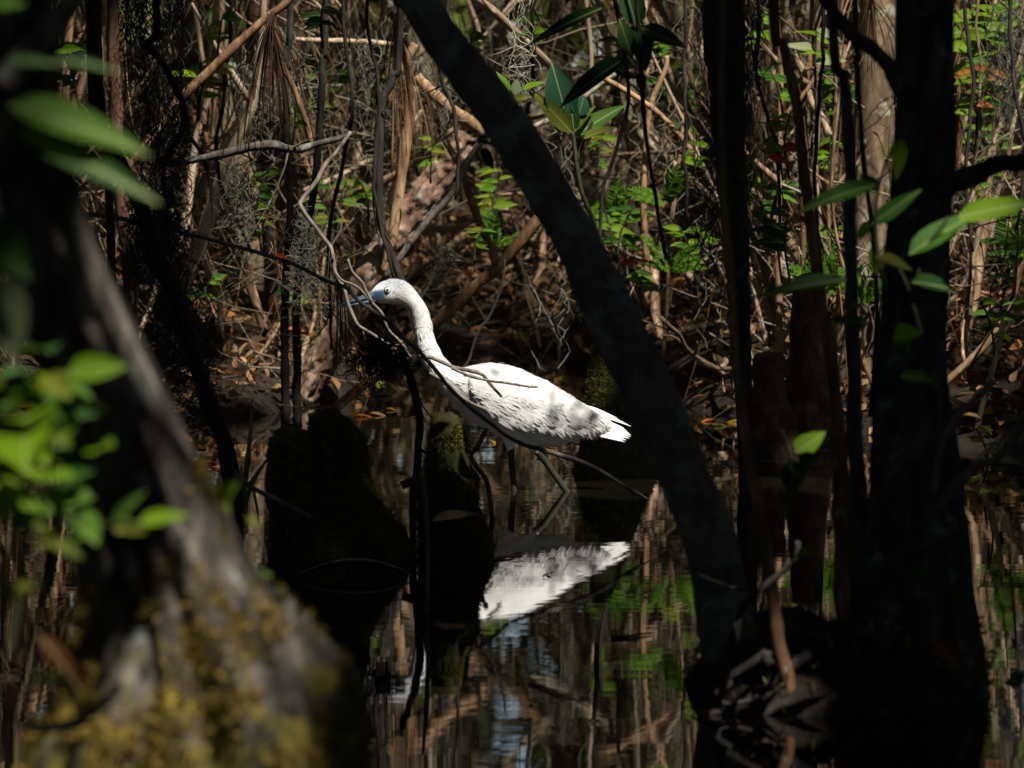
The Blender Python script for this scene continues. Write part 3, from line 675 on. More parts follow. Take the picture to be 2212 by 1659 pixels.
# ------------------------------------------------------------------ saplings and stems
def stem(label, pts, D, mat, **k):
    return branch(k.pop('name', 'sapling'), label, k.pop('cat', 'sapling'), pts, D, mat, **k)
def up_from(pts, dx=0, r=None):      # lets a stem go on above the frame
    x, y, rr = pts[0][:3]; return [(x + dx * 3, -2600, rr * .5), (x + dx * 1.6, -1000, rr * .8)] + pts
stem('dark leaning sapling draped with hanging moss, left of the knees', up_from([(205, 180, 15), (233, 300, 16), (277, 383, 17), (307, 450, 17), (335, 553, 18), (383, 653, 18), (413, 753, 17), (450, 870, 18), (483, 953, 19), (500, 1036, 20), (500, 1100, 22), (503, 1240, 26)], -20), 6.6, 'black_twig', sides=12)
stem('thin dark upright sapling beside the old leaning trunk', up_from([(210, 0, 9), (222, 250, 9), (235, 400, 9), (240, 550, 10), (243, 750, 10), (250, 1100, 11)]), 6.8, 'black_twig')
stem('reddish slim trunk behind the hanging moss at the left', up_from([(243, 0, 13), (250, 200, 13), (258, 400, 14), (280, 600, 15), (285, 800, 17), (290, 930, 18)]), 9.6, 'red_bark', sides=10)
stem('black kinked vine winding down through hanging moss, upper left', [(330, -600, 6), (337, 0, 7), (343, 67, 7), (320, 97, 8), (350, 133, 7), (377, 183, 7), (397, 233, 7), (393, 283, 7), (367, 327, 6), (353, 370, 5), (362, 470, 5)], 7.3, 'black_twig', name='vine', cat='vine')
stem('left one of the two dark stems rising behind the double knee', up_from([(627, 0, 7), (617, 117, 7), (620, 300, 7), (627, 450, 8), (617, 620, 9), (614, 720, 9), (616, 925, 10)]), 9.0, 'black_twig')
stem('right one of the two dark stems rising behind the double knee', up_from([(703, 0, 7), (697, 133, 7), (693, 233, 8), (683, 367, 8), (663, 500, 8), (642, 640, 9), (641, 800, 9), (643, 925, 10)]), 9.05, 'black_twig')
stem('dark stem passing behind the head of the slanting trunk', up_from([(864, 33, 8), (847, 167, 9), (824, 233, 9), (820, 400, 9), (824, 483, 9), (850, 560, 8), (880, 640, 8)]), 9.2, 'black_twig')
stem('brown sapling standing left of the upright trunk', up_from([(1672, 0, 12), (1688, 83, 12), (1708, 167, 12), (1725, 267, 12), (1742, 400, 13), (1760, 553, 14), (1775, 670, 14), (1795, 753, 15), (1808, 886, 16), (1818, 1100, 18), (1822, 1300, 20), (1826, 1480, 24)]), 5.6, 'brown_bark', sides=10)
stem('dark sapling standing close to the upright trunk', up_from([(1800, 33, 11), (1822, 167, 12), (1835, 300, 13), (1838, 553, 14), (1842, 700, 15), (1846, 900, 17), (1858, 1200, 22), (1862, 1500, 28)]), 5.5, 'dark_bark', sides=10)
stem('thin black stem crossing the brown-and-yellow bark beyond', up_from([(1848, 0, 5), (1858, 233, 5), (1868, 367, 5), (1888, 533, 5), (1893, 700, 5), (1880, 900, 5)]), 5.9, 'black_twig')
stem('brown slim trunk leaning behind the pair of saplings', up_from([(1758, 0, 9), (1741, 167, 9), (1735, 233, 10), (1738, 500, 11), (1740, 700, 11)]), 9.8, 'brown_bark')
stem('shaggy dark trunk with peeling bark right of the slanting trunk', up_from([(1562, 0, 44), (1568, 150, 40), (1575, 300, 36), (1585, 450, 30), (1592, 553, 26), (1600, 700, 22), (1606, 820, 20), (1612, 960, 20), (1615, 1100, 22), (1615, 1240, 24)]), 6.9, 'dark_bark', sides=16)
stem('slim brown stem running down to the bottom edge beside the slanting trunk', up_from([(1560, 300, 8), (1580, 600, 10), (1588, 753, 10), (1598, 853, 11), (1612, 953, 12), (1622, 1020, 12), (1642, 1106, 13), (1655, 1206, 14), (1671, 1306, 15), (1680, 1380, 16), (1702, 1470, 17), (1712, 1560, 18)]), 5.2, 'brown_bark')

# ------------------------------------------------------------------ branches
br = lambda label, pts, D, mat, **k: branch(k.pop('name', 'branch'), label, k.pop('cat', 'branch'), pts, D, mat, **k)
br('brown stringy branch with pale lichen, slanting at the upper left', [(700, -90, 9), (623, 0, 9), (573, 40, 9), (467, 140, 10), (393, 213, 10), (353, 263, 9), (293, 340, 8), (240, 410, 6)], 8.3, 'brown_bark', seed=1)
br('knobby lichen-crusted branch below the needle bundle', [(365, 356, 6), (383, 350, 8), (450, 337, 8), (500, 328, 9), (583, 313, 10), (617, 320, 9), (650, 323, 8), (700, 307, 7), (765, 290, 5)], 8.1, 'grey_bark', twigs=3, seed=2, wob=.006)
br('curved brown stub dropping onto the lichen-crusted branch', [(583, 30, 6), (593, 67, 6), (610, 140, 6), (633, 190, 6), (660, 257, 6), (672, 310, 7)], 8.15, 'brown_bark', seed=3)
br('crooked grey branch bending down toward the bill', [(758, 285, 4), (730, 325, 4), (700, 360, 4.5), (683, 393, 4.5), (653, 433, 4.5), (653, 450, 4.5), (693, 507, 4), (717, 540, 4), (725, 588, 3.6), (742, 620, 3.4), (751, 650, 3.3), (759, 671, 3.3), (774, 700, 3.2), (800, 718, 3), (842, 743, 2.6)], (8.0, 7.85), 'twig', seed=4, twigs=3)
br('thin forked twig crossing over the blue-grey bill', [(725, 588, 2.4), (738, 605, 2.8), (761, 614, 2.8), (781, 627, 2.8), (805, 653, 2.8), (826, 677, 2.8), (839, 711, 2.8), (868, 740, 2.8), (888, 770, 2.8)], (7.85, 7.8), 'twig', name='twig', cat='twig', seed=5)
br('short twig ending at the forehead of the bird', [(752, 560, 3), (762, 588, 3), (783, 610, 3), (792, 628, 3), (805, 650, 3)], 7.82, 'twig', name='twig', cat='twig', seed=6)
br('long blurred dark twig slanting in front of the bird', [(150, 462, 5), (230, 467, 5), (380, 500, 4), (500, 530, 4), (620, 565, 4), (708, 608, 4), (748, 623, 4), (774, 649, 4), (806, 672, 4), (845, 698, 4), (871, 728, 4), (904, 757, 4), (930, 786, 4), (986, 854, 4), (1050, 908, 4), (1114, 952, 4), (1165, 972, 5), (1267, 1003, 5), (1361, 1057, 4), (1400, 1080, 2)], 7.3, 'twig', name='twig', cat='twig', seed=7)
br('thick brown branch slanting behind the neck of the bird', [(1165, 470, 13), (1150, 490, 13), (1074, 576, 12), (1030, 613, 12), (982, 661, 12), (935, 701, 12), (884, 735, 11), (793, 823, 11), (725, 881, 10), (690, 910, 9)], 8.45, 'brown_bark', sides=12, twigs=2, seed=8)
br('budded twig lying over the shoulder of the bird', [(905, 768, 4), (935, 774, 4), (979, 793, 4), (1003, 798, 4), (1040, 808, 4), (1060, 830, 3), (1084, 857, 3)], 7.83, 'twig', name='twig', cat='twig', seed=9, wob=.002)
br('longest thin twig across the wing, ending in small buds', [(975, 794, 3), (1016, 813, 3), (1060, 823, 2.5), (1091, 826, 2.5), (1140, 834, 2.3), (1162, 835, 2)], 7.82, 'twig', name='twig', cat='twig', seed=10, wob=.002, twigs=6, twig_len=(.004, .008))
br('black hooked twig rising from the back of the bird', [(1000, 797, 3), (1012, 779, 3), (1020, 755, 3), (1036, 711, 3), (1057, 684, 3), (1084, 617, 3), (1092, 560, 2)], 8.1, 'black_twig', name='twig', cat='twig', seed=11, wob=.002)
br('thin twig hanging over the breast of the bird', [(928, 806, 4), (962, 826, 4), (1010, 867, 4), (1050, 886, 3.4), (1064, 906, 3)], 7.82, 'twig', name='twig', cat='twig', seed=12, wob=.002)
br('black upright stick standing between the two mossy knees', [(862, 745, 6), (880, 800, 8), (898, 860, 9), (908, 905, 9), (903, 965, 8), (895, 1033, 8), (890, 1090, 8), (893, 1180, 7), (897, 1260, 7)], 7.15, 'black_twig', name='stick', cat='stick', seed=13, wob=.008, twigs=4)
br('short broken stub poking out from the black stick', [(897, 1040, 8), (880, 1045, 9), (868, 1050, 10)], 7.14, 'black_twig', name='stick', cat='stick', seed=14)
br('thin blurred upright twig in front of the narrow knee', [(912, 1010, 3), (920, 1106, 5), (925, 1180, 5), (922, 1300, 5), (918, 1420, 4)], 6.2, 'twig', name='twig', cat='twig', seed=15)
br('dark twig slanting down beside the grass blades', [(505, 1020, 5), (540, 1050, 5), (600, 1080, 5), (672, 1118, 4)], 6.2, 'twig', name='twig', cat='twig', seed=16)
br('curved brown twig dipping into water right of the narrow knee', [(1050, 925, 5), (1030, 965, 5), (1015, 985, 5), (1030, 1010, 5), (1050, 1040, 5), (1062, 1100, 5), (1066, 1130, 5)], 7.5, 'brown_bark', name='twig', cat='twig', seed=17)
br('grey lichened branch sloping to the lower left behind the slanting trunk', [(1075, 260, 5), (1040, 307, 6), (1010, 350, 7), (977, 417, 7), (937, 463, 8), (904, 500, 7), (870, 547, 7), (830, 600, 6)], 9.6, 'twig', seed=18, twigs=3)
br('straight tan stick leaning in the sunlit thicket', [(893, 185, 11), (885, 250, 12), (877, 300, 12), (860, 433, 12), (845, 525, 12), (830, 590, 10)], 9.7, 'tan_bark', name='stick', cat='stick', sides=10, seed=19, wob=.002)
br('short tan stick leaning above the straight tan one', [(897, 95, 9), (880, 125, 9), (847, 183, 9), (835, 215, 8)], 9.65, 'tan_bark', name='stick', cat='stick', seed=20, wob=.002)
br('long brown stick descending through the thicket centre', [(915, 200, 6), (930, 233, 7), (970, 320, 7), (1000, 370, 7), (1010, 407, 8), (1037, 483, 9), (1060, 533, 9), (1078, 600, 8)], 9.8, 'brown_bark', name='stick', cat='stick', seed=21)
br('stout tan log end lodged under the slanting trunk', [(900, 165, 12), (924, 193, 13), (970, 233, 13), (1014, 263, 14), (1050, 290, 14)], 9.9, 'tan_bark', name='stick', cat='stick', sides=10, seed=22)
br('pale straight stick behind the broad-leaved shrub', [(1144, 277, 5), (1204, 250, 5), (1270, 203, 5), (1304, 177, 5), (1330, 160, 4)], 10.2, 'pale_stick', name='stick', cat='stick', seed=23, wob=.002)
br('pale thin upright stem at the top centre', [(1260, -60, 5), (1264, 0, 5), (1277, 117, 5), (1277, 217, 5), (1282, 330, 5)], 10.3, 'pale_stick', name='stick', cat='stick', seed=24, wob=.003)
br('long arching tan stem right of the broad-leaved shrub', [(1295, 168, 4), (1310, 173, 5), (1370, 207, 6), (1420, 243, 6), (1475, 300, 6), (1510, 350, 5)], 9.7, 'tan_bark', name='stick', cat='stick', seed=25, wob=.003)
br('tan upright stem beside the bright ferns', [(1440, 120, 5), (1437, 150, 5), (1404, 233, 6), (1394, 333, 6), (1390, 433, 7), (1394, 533, 7), (1398, 660, 7)], 9.75, 'tan_bark', name='stick', cat='stick', seed=26, wob=.003)
br('whitish straight branch in the thicket left of centre', [(640, 85, 5), (720, 88, 6), (800, 92, 6), (870, 100, 5)], 10.4, 'pale_stick', name='stick', cat='stick', seed=27)
br('leaning pale grey branch between the brown saplings', [(1690, 70, 6), (1712, 110, 7), (1735, 160, 8), (1752, 220, 8), (1778, 260, 9), (1800, 320, 9)], 10.0, 'pale_stick', seed=28)
br('grey curved branch reaching in from the right edge', [(2230, 880, 9), (2212, 910, 9), (2160, 985, 9), (2110, 1010, 9), (2060, 1060, 8), (2020, 1100, 6)], (4.9, 5.0), 'twig', seed=29, twigs=3)
br('bent brown branch in front of the upright trunk foot', [(2150, 820, 8), (2100, 870, 8), (2055, 920, 8), (2030, 980, 7), (2020, 1060, 6)], 5.1, 'twig', seed=30)
br('grey forked root branch at the foot of the slanting trunk', [(1725, 1170, 6), (1712, 1215, 7), (1612, 1300, 7), (1590, 1370, 8), (1572, 1440, 8), (1552, 1520, 8)], 5.1, 'black_twig', seed=31, twigs=2)
br('dead grey branch lying low in the left foreground', [(40, 1560, 12), (110, 1568, 13), (160, 1560, 13), (230, 1515, 12), (260, 1480, 9)], 2.85, 'twig', seed=32)
br('thin bare branch leaning over the sunlit bank at the right', [(2175, 640, 6), (2160, 740, 6), (2135, 830, 6), (2110, 930, 6), (2100, 1000, 6)], 9.0, 'pale_stick', seed=33)

# ------------------------------------------------------------------ leaning flaky trunk and thicket trees
fx = [(1010, 290, 34), (960, 370, 34), (900, 455, 34), (820, 560, 33), (770, 650, 30), (720, 740, 30), (660, 830, 32), (620, 890, 34)]
mb, C, r, V = trunk_mesh(fx, 10.1, 40, 160, .25, 2.6, 14, 71, .35)
o = mk('leaning_log', mb, M['pink_bark'], loc=C[-1]); tag(o, 'fallen pinkish trunk with flaky bark leaning in the sunlit thicket', 'tree trunk')
TRK = [(430, 11.2, 42, 'mossy olive-brown trunk behind the lichened diagonal branch'), (560, 10.8, 34, 'reddish-brown trunk behind the hanging needle bundle'),
       (760, 13.5, 30, 'slim grey trunk far behind the fallen flaky trunk'), (1100, 14.5, 36, 'grey trunk in shade far behind the slanting trunk'), (1190, 15.5, 26, 'thin far trunk left of the broad-leaved shrub'),
       (1330, 13.6, 28, 'far slim trunk behind the broad-leaved shrub'), (1470, 12.6, 34, 'far trunk left of the shaggy dark trunk'), (1660, 13.2, 40, 'pale grey trunk behind the brown sapling'),
       (1880, 9.7, 46, 'yellow-mossed trunk just left of the upright trunk'), (2165, 11.4, 38, 'dark trunk near the right edge behind bright leaves'), (2120, 16, 30, 'far slim trunk right of the upright trunk'),
       (300, 13, 30, 'far brown trunk behind the hanging moss'), (180, 12.2, 34, 'far trunk beside the old leaning trunk'), (40, 14, 40, 'far trunk hidden behind the old leaning trunk'),
       (900, 17, 34, 'far trunk at the top left of the slanting trunk'), (1000, 18.5, 30, 'faint far trunk behind the slanting trunk head'), (660, 16.5, 34, 'faint far trunk between the two dark stems'),
       (1420, 18, 36, 'faint far trunk above the bright ferns'), (1760, 17, 36, 'faint far trunk between the saplings'), (2040, 20, 36, 'faint far trunk above the right branch'), (2300, 12, 50, 'trunk just beyond the right edge'), (-150, 11, 50, 'trunk just beyond the left edge')]
for k, (x, D, rp, lab) in enumerate(TRK):
    b0 = P(x, 500, D); gz = float(ground_z(b0[0], D)); H = 4.6 + random.random() * 1.2
    lx, ly = rng.normal() * .10, rng.normal() * .08; z = np.linspace(gz - .05, H, 60); rad = rp * D / F * np.linspace(1.0, .5, 60); rad[:8] *= np.linspace(1.5, 1.05, 8)
    sgn = np.stack([b0[0] + lx * (z - .6) + .03 * np.sin(z * 2 + k), np.full(60, D) + ly * (z - .6) + .02 * np.cos(z * 1.7 + k), z], -1)
    t = thing('thicket_tree', lab, 'tree', (sgn[0][0], sgn[0][1], gz), 'trees of the thicket')
    m_ = tube(MB(), sgn, rad, 18, disp=lambda a: 1 + .13 * (fbm(np.stack(np.broadcast_arrays(np.cos(a)[None] * 2.5, np.sin(a)[None] * 2.5, z[:, None] * 9), -1), k, 3) - .5) * 2)
    mk('trunk', m_, M['red_bark'] if k == 1 else M['far_bark'], t); TREES.append((t, sgn[-1]))

# ------------------------------------------------------------------ overhead crowns (shade) and forest around
def lit(gx, gy):
    """where sun reaches the ground plane z=.15 : canopy holes and shaded spots shaped for the light"""
    nz = fbm(np.stack([gx * 4.2, gy * 4.2, 0 * gx], -1), 77, 2); nz2 = fbm(np.stack([gx * .8, gy * .8, 0 * gx + 3], -1), 78, 2)
    s = np.where(gy > 8.7, nz * .8 + nz2 * .3 > np.where(gy > 11.5, .62, .55), nz > .50)
    s = np.where(gy < 7.75, False, s)
    s |= ((gx + .02) / .42) ** 2 + ((gy - 8.0) / .36) ** 2 < 1
    for x, y, r_ in GAPS: s |= np.hypot(gx - x, gy - y) < r_
    for x, y, r_ in SHADE: s &= np.hypot(gx - x, gy - y) > r_
    return s
SHADE = []
for x, y, D, r_ in [(1320, 960, 8.3, .09), (1390, 1040, 8.3, .08), (1660, 920, 8.7, .07), (1745, 850, 9.0, .10), (1745, 740, 9.0, .06)]:
    p_ = P(x, y, D); k_ = (p_[2] - .15) / SUN[2]; SHADE.append((p_[0] - SUN[0] * k_, p_[1] - SUN[1] * k_, r_))
SHADE += [(x_, y_, .12) for x_ in np.linspace(.12, .56, 8) for y_ in (5.32, 5.46, 5.6)]
# canopy holes shaped to aim sun at the old trunk and single near leaves
GAPS = []
for x, y, D, r_ in [(150, 330, 3.15, .03), (200, 500, 3.15, .03), (225, 600, 3.15, .032), (255, 703, 3.15, .034), (295, 780, 3.15, .034), (333, 853, 3.15, .034), (375, 950, 3.15, .034), (415, 1060, 3.15, .034), (445, 1140, 3.15, .034), (480, 1220, 3.15, .034),
                    (300, 1190, 3.08, .03), (320, 1270, 3.06, .034), (380, 1360, 3.05, .034), (330, 1480, 3.02, .04), (500, 1430, 3.04, .045), (560, 1560, 3.03, .05), (400, 1600, 3.0, .05), (620, 1480, 3.08, .03), (40, 1600, 2.95, .03), 
                    (90, 1000, 2.95, .14), (1120, 130, 8.5, .12), (960, 905, 6.88, .05), (640, 930, 6.86, .06), (2110, 150, 9.6, .2), (1150, 640, 9.0, .15), (560, 800, 9.9, .15), (1560, 830, 10, .12), (2150, 640, 9.2, .12), (100, 860, 2.95, .05), (40, 1150, 2.95, .06), (150, 260, 2.8, .0), (120, 135, 2.8, .0), (450, 1420, 3.0, .06), (330, 1560, 3.0, .06), (610, 950, 6.85, .0), (1430, 380, 9.4, .2), (1460, 520, 9.4, .15), (1800, 540, 9.4, .2), (2110, 100, 10.7, .25), (290, 60, 9.8, .12), (720, 430, 10.1, .12), (760, 620, 7.3, .04), (840, 690, 7.3, .04), (1200, 985, 7.3, .05), (1330, 1040, 7.3, .05), (480, 140, 8.3, .12), (340, 280, 8.3, .1), (560, 320, 8.1, .12), (180, 795, 2.95, .03), (110, 855, 2.95, .026), (30, 940, 2.95, .034), (120, 1040, 2.95, .034), (100, 1085, 2.95, .036), (20, 1060, 2.95, .03), (340, 1120, 2.95, .02), (30, 690, 2.7, .035), (85, 1262, 2.95, .02), (110, 1470, 2.85, .022),
                    (455, 1080, 3.25, .09), (500, 1500, 3.0, .08), (600, 1600, 3.0, .07), (250, 1560, 3.0, .06), (420, 1330, 3.03, .03), (480, 1150, 3.25, .024), (560, 1240, 3.25, .016), (600, 1300, 3.25, .016), (500, 1190, 3.25, .014),
                    (1950, 340, 4.9, .04), (1800, 420, 4.9, .05), (1880, 385, 4.9, .04), (1940, 440, 4.9, .05), (2060, 480, 4.9, .032), (2160, 445, 4.9, .04), (1930, 570, 4.9, .02), (1820, 690, 4.9, .02), (1955, 730, 4.9, .018), (1760, 945, 5.0, -.02),
                    (1190, 225, 8.4, .09), (1290, 255, 8.4, .09), (1120, 180, 8.4, .08), (1665, 790, 8.7, .02), (1745, 630, 8.95, .02)]:
    p_ = P(x, y, D); k_ = (p_[2] - .15) / SUN[2]; GAPS.append((p_[0] - SUN[0] * k_, p_[1] - SUN[1] * k_, r_ + (.10 if abs(D - 3.15) < .01 else .055 if D in (4.9, 5.0, 3.25) else .04)))
rng = np.random.default_rng(99)
def foliage(n, lo, hi, size, mask=True, keep=None):
    p = rng.uniform(lo, hi, (n, 3))
    if mask:
        k = (p[:, 2] - .15) / SUN[2]; gx, gy = p[:, 0] - SUN[0] * k, p[:, 1] - SUN[1] * k
        if size > .3: s = (np.abs(gx) < 2.6) & (gy > 1.9) & (gy < 19)
        else: s = lit(gx, gy) & (np.abs(gx) < 3.2) & (gy > 2.2) & (gy < 24)
        p = p[~s]
    if keep is not None: p = p[keep(p)]
    X, Y, Z = rand_axes(len(p), .35); L = rng.uniform(.6, 1.3, len(p)) * size
    return p, X, Y, Z, L
pb, X, Y, Z, L, t_ = SHADE_LEAVES; tag(mk('added_shade_leaves', scatter(MB(), *LEAF6, pb, X, Y, Z, L, L * 1.5, L), M['leaf_mid'], t_, smooth=False), kind='stuff')  # leaves of the added bough, there to shade the old trunk
tops = np.array([t_[1] for t_ in TREES])
parts = [foliage(120000, (-5, -2.5, 4.3), (6.5, 9, 6.8), .13), foliage(50000, (-8, 5, 4.6), (9, 24, 7.5), .20)]
pos, X, Y, Z, L = [np.concatenate(a) for a in zip(*parts)]
dd = np.stack([np.hypot(pos[:, 0] - a[0], pos[:, 1] - a[1]) for a in tops], 1); own = dd.argmin(1); own[dd.min(1) > 1.4] = -1
rest = []
for k, (t_, tp) in enumerate(TREES):
    s = own == k
    if s.sum() < 30: continue
    tag(mk('crown', scatter(MB(), *LEAF6, pos[s], X[s], Y[s], Z[s], L[s], L[s] * 1.5, L[s]), M['canopy'], t_, smooth=False), kind='stuff')
s = own < 0
mb = scatter(MB(), *LEAF6, pos[s], X[s], Y[s], Z[s], L[s], L[s] * 1.5, L[s])
for (n, lo, hi, size) in ((24000, (-14, -12, 5), (16, -2.5, 9), .55), (34000, (-14, -12, 6.5), (16, 36, 9.5), .6),
                          (16000, (-9, -9, 0), (-3.2, 28, 6.5), .45), (16000, (3.4, -9, 0), (9, 28, 6.5), .45), (14000, (-9, -9, 0), (9, -4, 7), .5)):
    keep = (lambda p: (p[:, 2] > 4.3) | (np.abs(p[:, 0]) > 1.5 + .16 * np.maximum(p[:, 1], 0)))
    p, X_, Y_, Z_, L_ = foliage(n, lo, hi, size, True, keep)
    scatter(mb, *LEAF4, p, X_, Y_, Z_, L_, L_ * 1.5, L_)
p, X_, Y_, Z_, L_ = foliage(110000, (-4, -3, 4.3), (6, 6, 7.2), .14, True, lambda p: (lambda gy: (gy > 1.5) & (gy < 8.0))(p[:, 1] - SUN[1] * (p[:, 2] - .15) / SUN[2]))  # extra unseen leaf layer added to deepen the foreground shade
scatter(mb, *LEAF4, p, X_, Y_, Z_, L_, L_ * 1.5, L_)
cf = mk('forest_canopy', mb, M['canopy'], loc=(0, 8, 0), smooth=False); tag(cf, 'leafy swamp forest closing in overhead and all around', 'foliage', None, 'stuff')
p, X_, Y_, Z_, L_ = foliage(26000, (-7, 17, 0), (7, 34, 6), .26, False, lambda p: fbm(p * .9, 6) > .42)
mb = scatter(MB(), *LEAF6, p, X_, Y_, Z_, L_, L_ * 1.4, L_)
tag(mk('far_foliage', mb, M['farleaf'], loc=(0, 20, 0), smooth=False), 'mass of blurred leaves deep in the far thicket', 'foliage', None, 'stuff')

# ------------------------------------------------------------------ leaves of shrubs and seedlings
LEAFMESH = {}
def leaf_mesh(mat, wide):
    key = (mat, wide)
    if key not in LEAFMESH:
        v, f = leaf_grid(8, wide, .18, .16); me = bpy.data.meshes.new('leaf'); me.from_pydata(v.tolist(), [], f[0].tolist()); me.materials.append(M[mat])
        for p_ in me.polygons: p_.use_smooth = True
        LEAFMESH[key] = me
    return LEAFMESH[key]
def put_leaf(parent, a, b, wide, mat, nrm=None, name='leaf', tilt=.35):
    wide = round(min(.9, max(.12, wide)) * 10) / 10
    o = bpy.data.objects.new(name, leaf_mesh(mat, wide)); COL.objects.link(o)
    X = b - a; L = float(np.linalg.norm(X)); X = X / L
    n = np.array([0, -.75, .65]) if nrm is None else np.asarray(nrm, float)
    n = n + rng.normal(size=3) * tilt; Y = np.cross(n, X); Y /= np.linalg.norm(Y); Z = np.cross(X, Y)
    m = Matrix(((X[0] * L, Y[0] * L, Z[0] * L, 0), (X[1] * L, Y[1] * L, Z[1] * L, 0), (X[2] * L, Y[2] * L, Z[2] * L, 0), (0, 0, 0, 1)))
    m.translation = Vector(a - (WLOC[parent.name] if parent else np.zeros(3)))
    if parent: o.parent = parent; o.matrix_local = m
    else: o.matrix_world = m
    return o
def plant(name, label, cat, stems, leaves, D, mat='leaf_mid', stem_mat='stem_green', group=None, tilt=.35, nrm=None):
    """stems: lists of (x, y, r); leaves: (x0, y0, x1, y1, width px[, mat[, D]])"""
    x0, y0 = (stems[0][0][:2] if stems else leaves[0][:2])
    t = thing(name, label, cat, P(x0, y0, D), group)
    for st in stems:
        C, r = wood_path(st, D, wob=.002); mk('stem', tube(MB(), C, r, 6), M[stem_mat], t)
    for l in leaves:
        d = l[6] if len(l) > 6 else D + rng.normal() * .01
        a = P(l[0], l[1], d); b = P(l[2], l[3], d + rng.normal() * .02); L = math.hypot(l[2] - l[0], l[3] - l[1])
        put_leaf(t, a, b, l[4] / L, l[5] if len(l) > 5 and l[5] else mat, tilt=tilt, nrm=nrm)
    return t
plant('shrub', 'long blurred strap-like leaves overhanging the old trunk, upper left', 'shrub', [[(-60, 330, 8), (10, 280, 6), (40, 235, 4)]],
      [(20, 228, 322, 305, 78, 'leaf_mid'), (40, 285, 340, 412, 56, 'leaf_dark'), (15, 135, 130, 128, 34, 'leaf_dark'), (120, 130, 262, 142, 30, 'leaf_dark'), (-20, 20, 60, -6, 30, 'leaf_mid')], 2.8, tilt=.08, nrm=(0, -.85, .6))
plant('seedling', 'single pale folded leaf in front of the old trunk, left edge', 'leaf', [[(-40, 560, 5), (0, 590, 4)]], [(-5, 592, 40, 792, 105, 'leaf_pale'), (-50, 480, 75, 600, 110, 'leaf_dark')], 2.7, tilt=.15)
LS = [(150, 800, 245, 790, 48, 'leaf_bright'), (140, 845, 70, 862, 52, 'leaf_mid'), (150, 835, 190, 850, 30, 'leaf_mid'), (60, 905, 15, 950, 46, 'leaf_mid'), (60, 900, 45, 960, 42, 'leaf_bright'),
      (10, 950, 85, 955, 48, 'leaf_olive'), (-10, 985, 40, 960, 46, 'leaf_bright'), (120, 960, 160, 1015, 38, 'leaf_mid'), (105, 935, 130, 985, 34, 'leaf_mid'), (160, 1030, 90, 1030, 40, 'leaf_bright'),
      (130, 1050, 178, 1020, 38, 'leaf_mid'), (60, 1085, 170, 1072, 52, 'leaf_bright'), (90, 1100, 10, 1050, 44, 'leaf_bright'), (40, 1060, 0, 1110, 40, 'leaf_bright'), (100, 1180, 75, 1150, 34, 'leaf_olive'),
      (140, 1110, 195, 1145, 40, 'leaf_mid'), (110, 1170, 160, 1190, 26, 'leaf_olive'), (250, 1150, 305, 1130, 30, 'leaf_olive'), (300, 1130, 380, 1110, 36, 'leaf_bright'), (245, 1130, 290, 1075, 26, 'leaf_mid'),
      (60, 1265, 112, 1258, 22, 'leaf_mid'), (0, 1290, 40, 1275, 22, 'leaf_mid'), (70, 1262, 30, 1285, 28, 'leaf_olive'), (0, 880, 60, 860, 40, 'leaf_mid'), (-10, 1030, 30, 1000, 40, 'leaf_olive'),
      (20, 1130, 60, 1120, 30, 'leaf_mid'), (110, 890, 150, 900, 30, 'leaf_mid'), (170, 905, 210, 890, 30, 'leaf_dark'), (0, 820, 50, 800, 40, 'leaf_dark'), (60, 760, 100, 740, 30, 'leaf_dark')]
for k in range(34):
    a_, x_, y_, l_ = random.uniform(0, 6.28), random.uniform(-10, 215), random.uniform(800, 1180), random.uniform(34, 56)
    LS.append((x_, y_, x_ + l_ * math.cos(a_), y_ + l_ * .6 * math.sin(a_), l_ * .45, random.choice(['leaf_bright', 'leaf_bright', 'leaf_olive', 'leaf_mid'])))
LS = [(a, b, a + (c - a) * 1.3, b + (d - b) * 1.3, e * 1.2, f, 2.9 + .10 * random.random()) for a, b, c, d, e, f in LS]
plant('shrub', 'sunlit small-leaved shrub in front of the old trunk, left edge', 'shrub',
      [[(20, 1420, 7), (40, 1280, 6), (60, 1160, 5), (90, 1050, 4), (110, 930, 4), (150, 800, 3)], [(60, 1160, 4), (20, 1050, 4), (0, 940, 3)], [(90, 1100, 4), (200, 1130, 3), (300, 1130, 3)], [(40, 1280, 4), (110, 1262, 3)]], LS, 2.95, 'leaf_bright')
plant('shrub', 'bright yellow-green seedling leaves at the edge of the old trunk', 'shrub', [[(520, 1330, 4), (500, 1230, 4), (480, 1150, 4), (455, 1060, 3)]],
      [(480, 1140, 425, 1035, 72, 'leaf_bright'), (470, 1110, 500, 1040, 44, 'leaf_bright'), (470, 1130, 508, 1175, 46, 'leaf_olive'), (490, 1150, 440, 1175, 40, 'leaf_bright'), (530, 1250, 595, 1228, 28, 'leaf_mid'), (560, 1310, 640, 1290, 36, 'leaf_mid'), (535, 1120, 565, 1135, 20, 'leaf_olive'), (485, 1195, 525, 1190, 26, 'leaf_orange')], 3.25, tilt=.2)
plant('seedling', 'small three-leaved green seedling on the moss, lower left', 'seedling', [[(125, 1560, 4), (115, 1510, 3), (112, 1470, 3)]],
      [(112, 1470, 60, 1455, 24, 'leaf_mid'), (112, 1470, 142, 1442, 22, 'leaf_mid'), (112, 1480, 165, 1490, 24, 'leaf_bright'), (120, 1530, 135, 1500, 20, 'leaf_olive'), (10, 1550, 32, 1545, 26, 'leaf_mid')], 2.85)
plant('fallen_leaf', 'curled orange dead leaf caught on the mossy foot, lower left', 'leaf', [], [(85, 1375, 200, 1500, 44, 'leaf_rust')], 2.9)
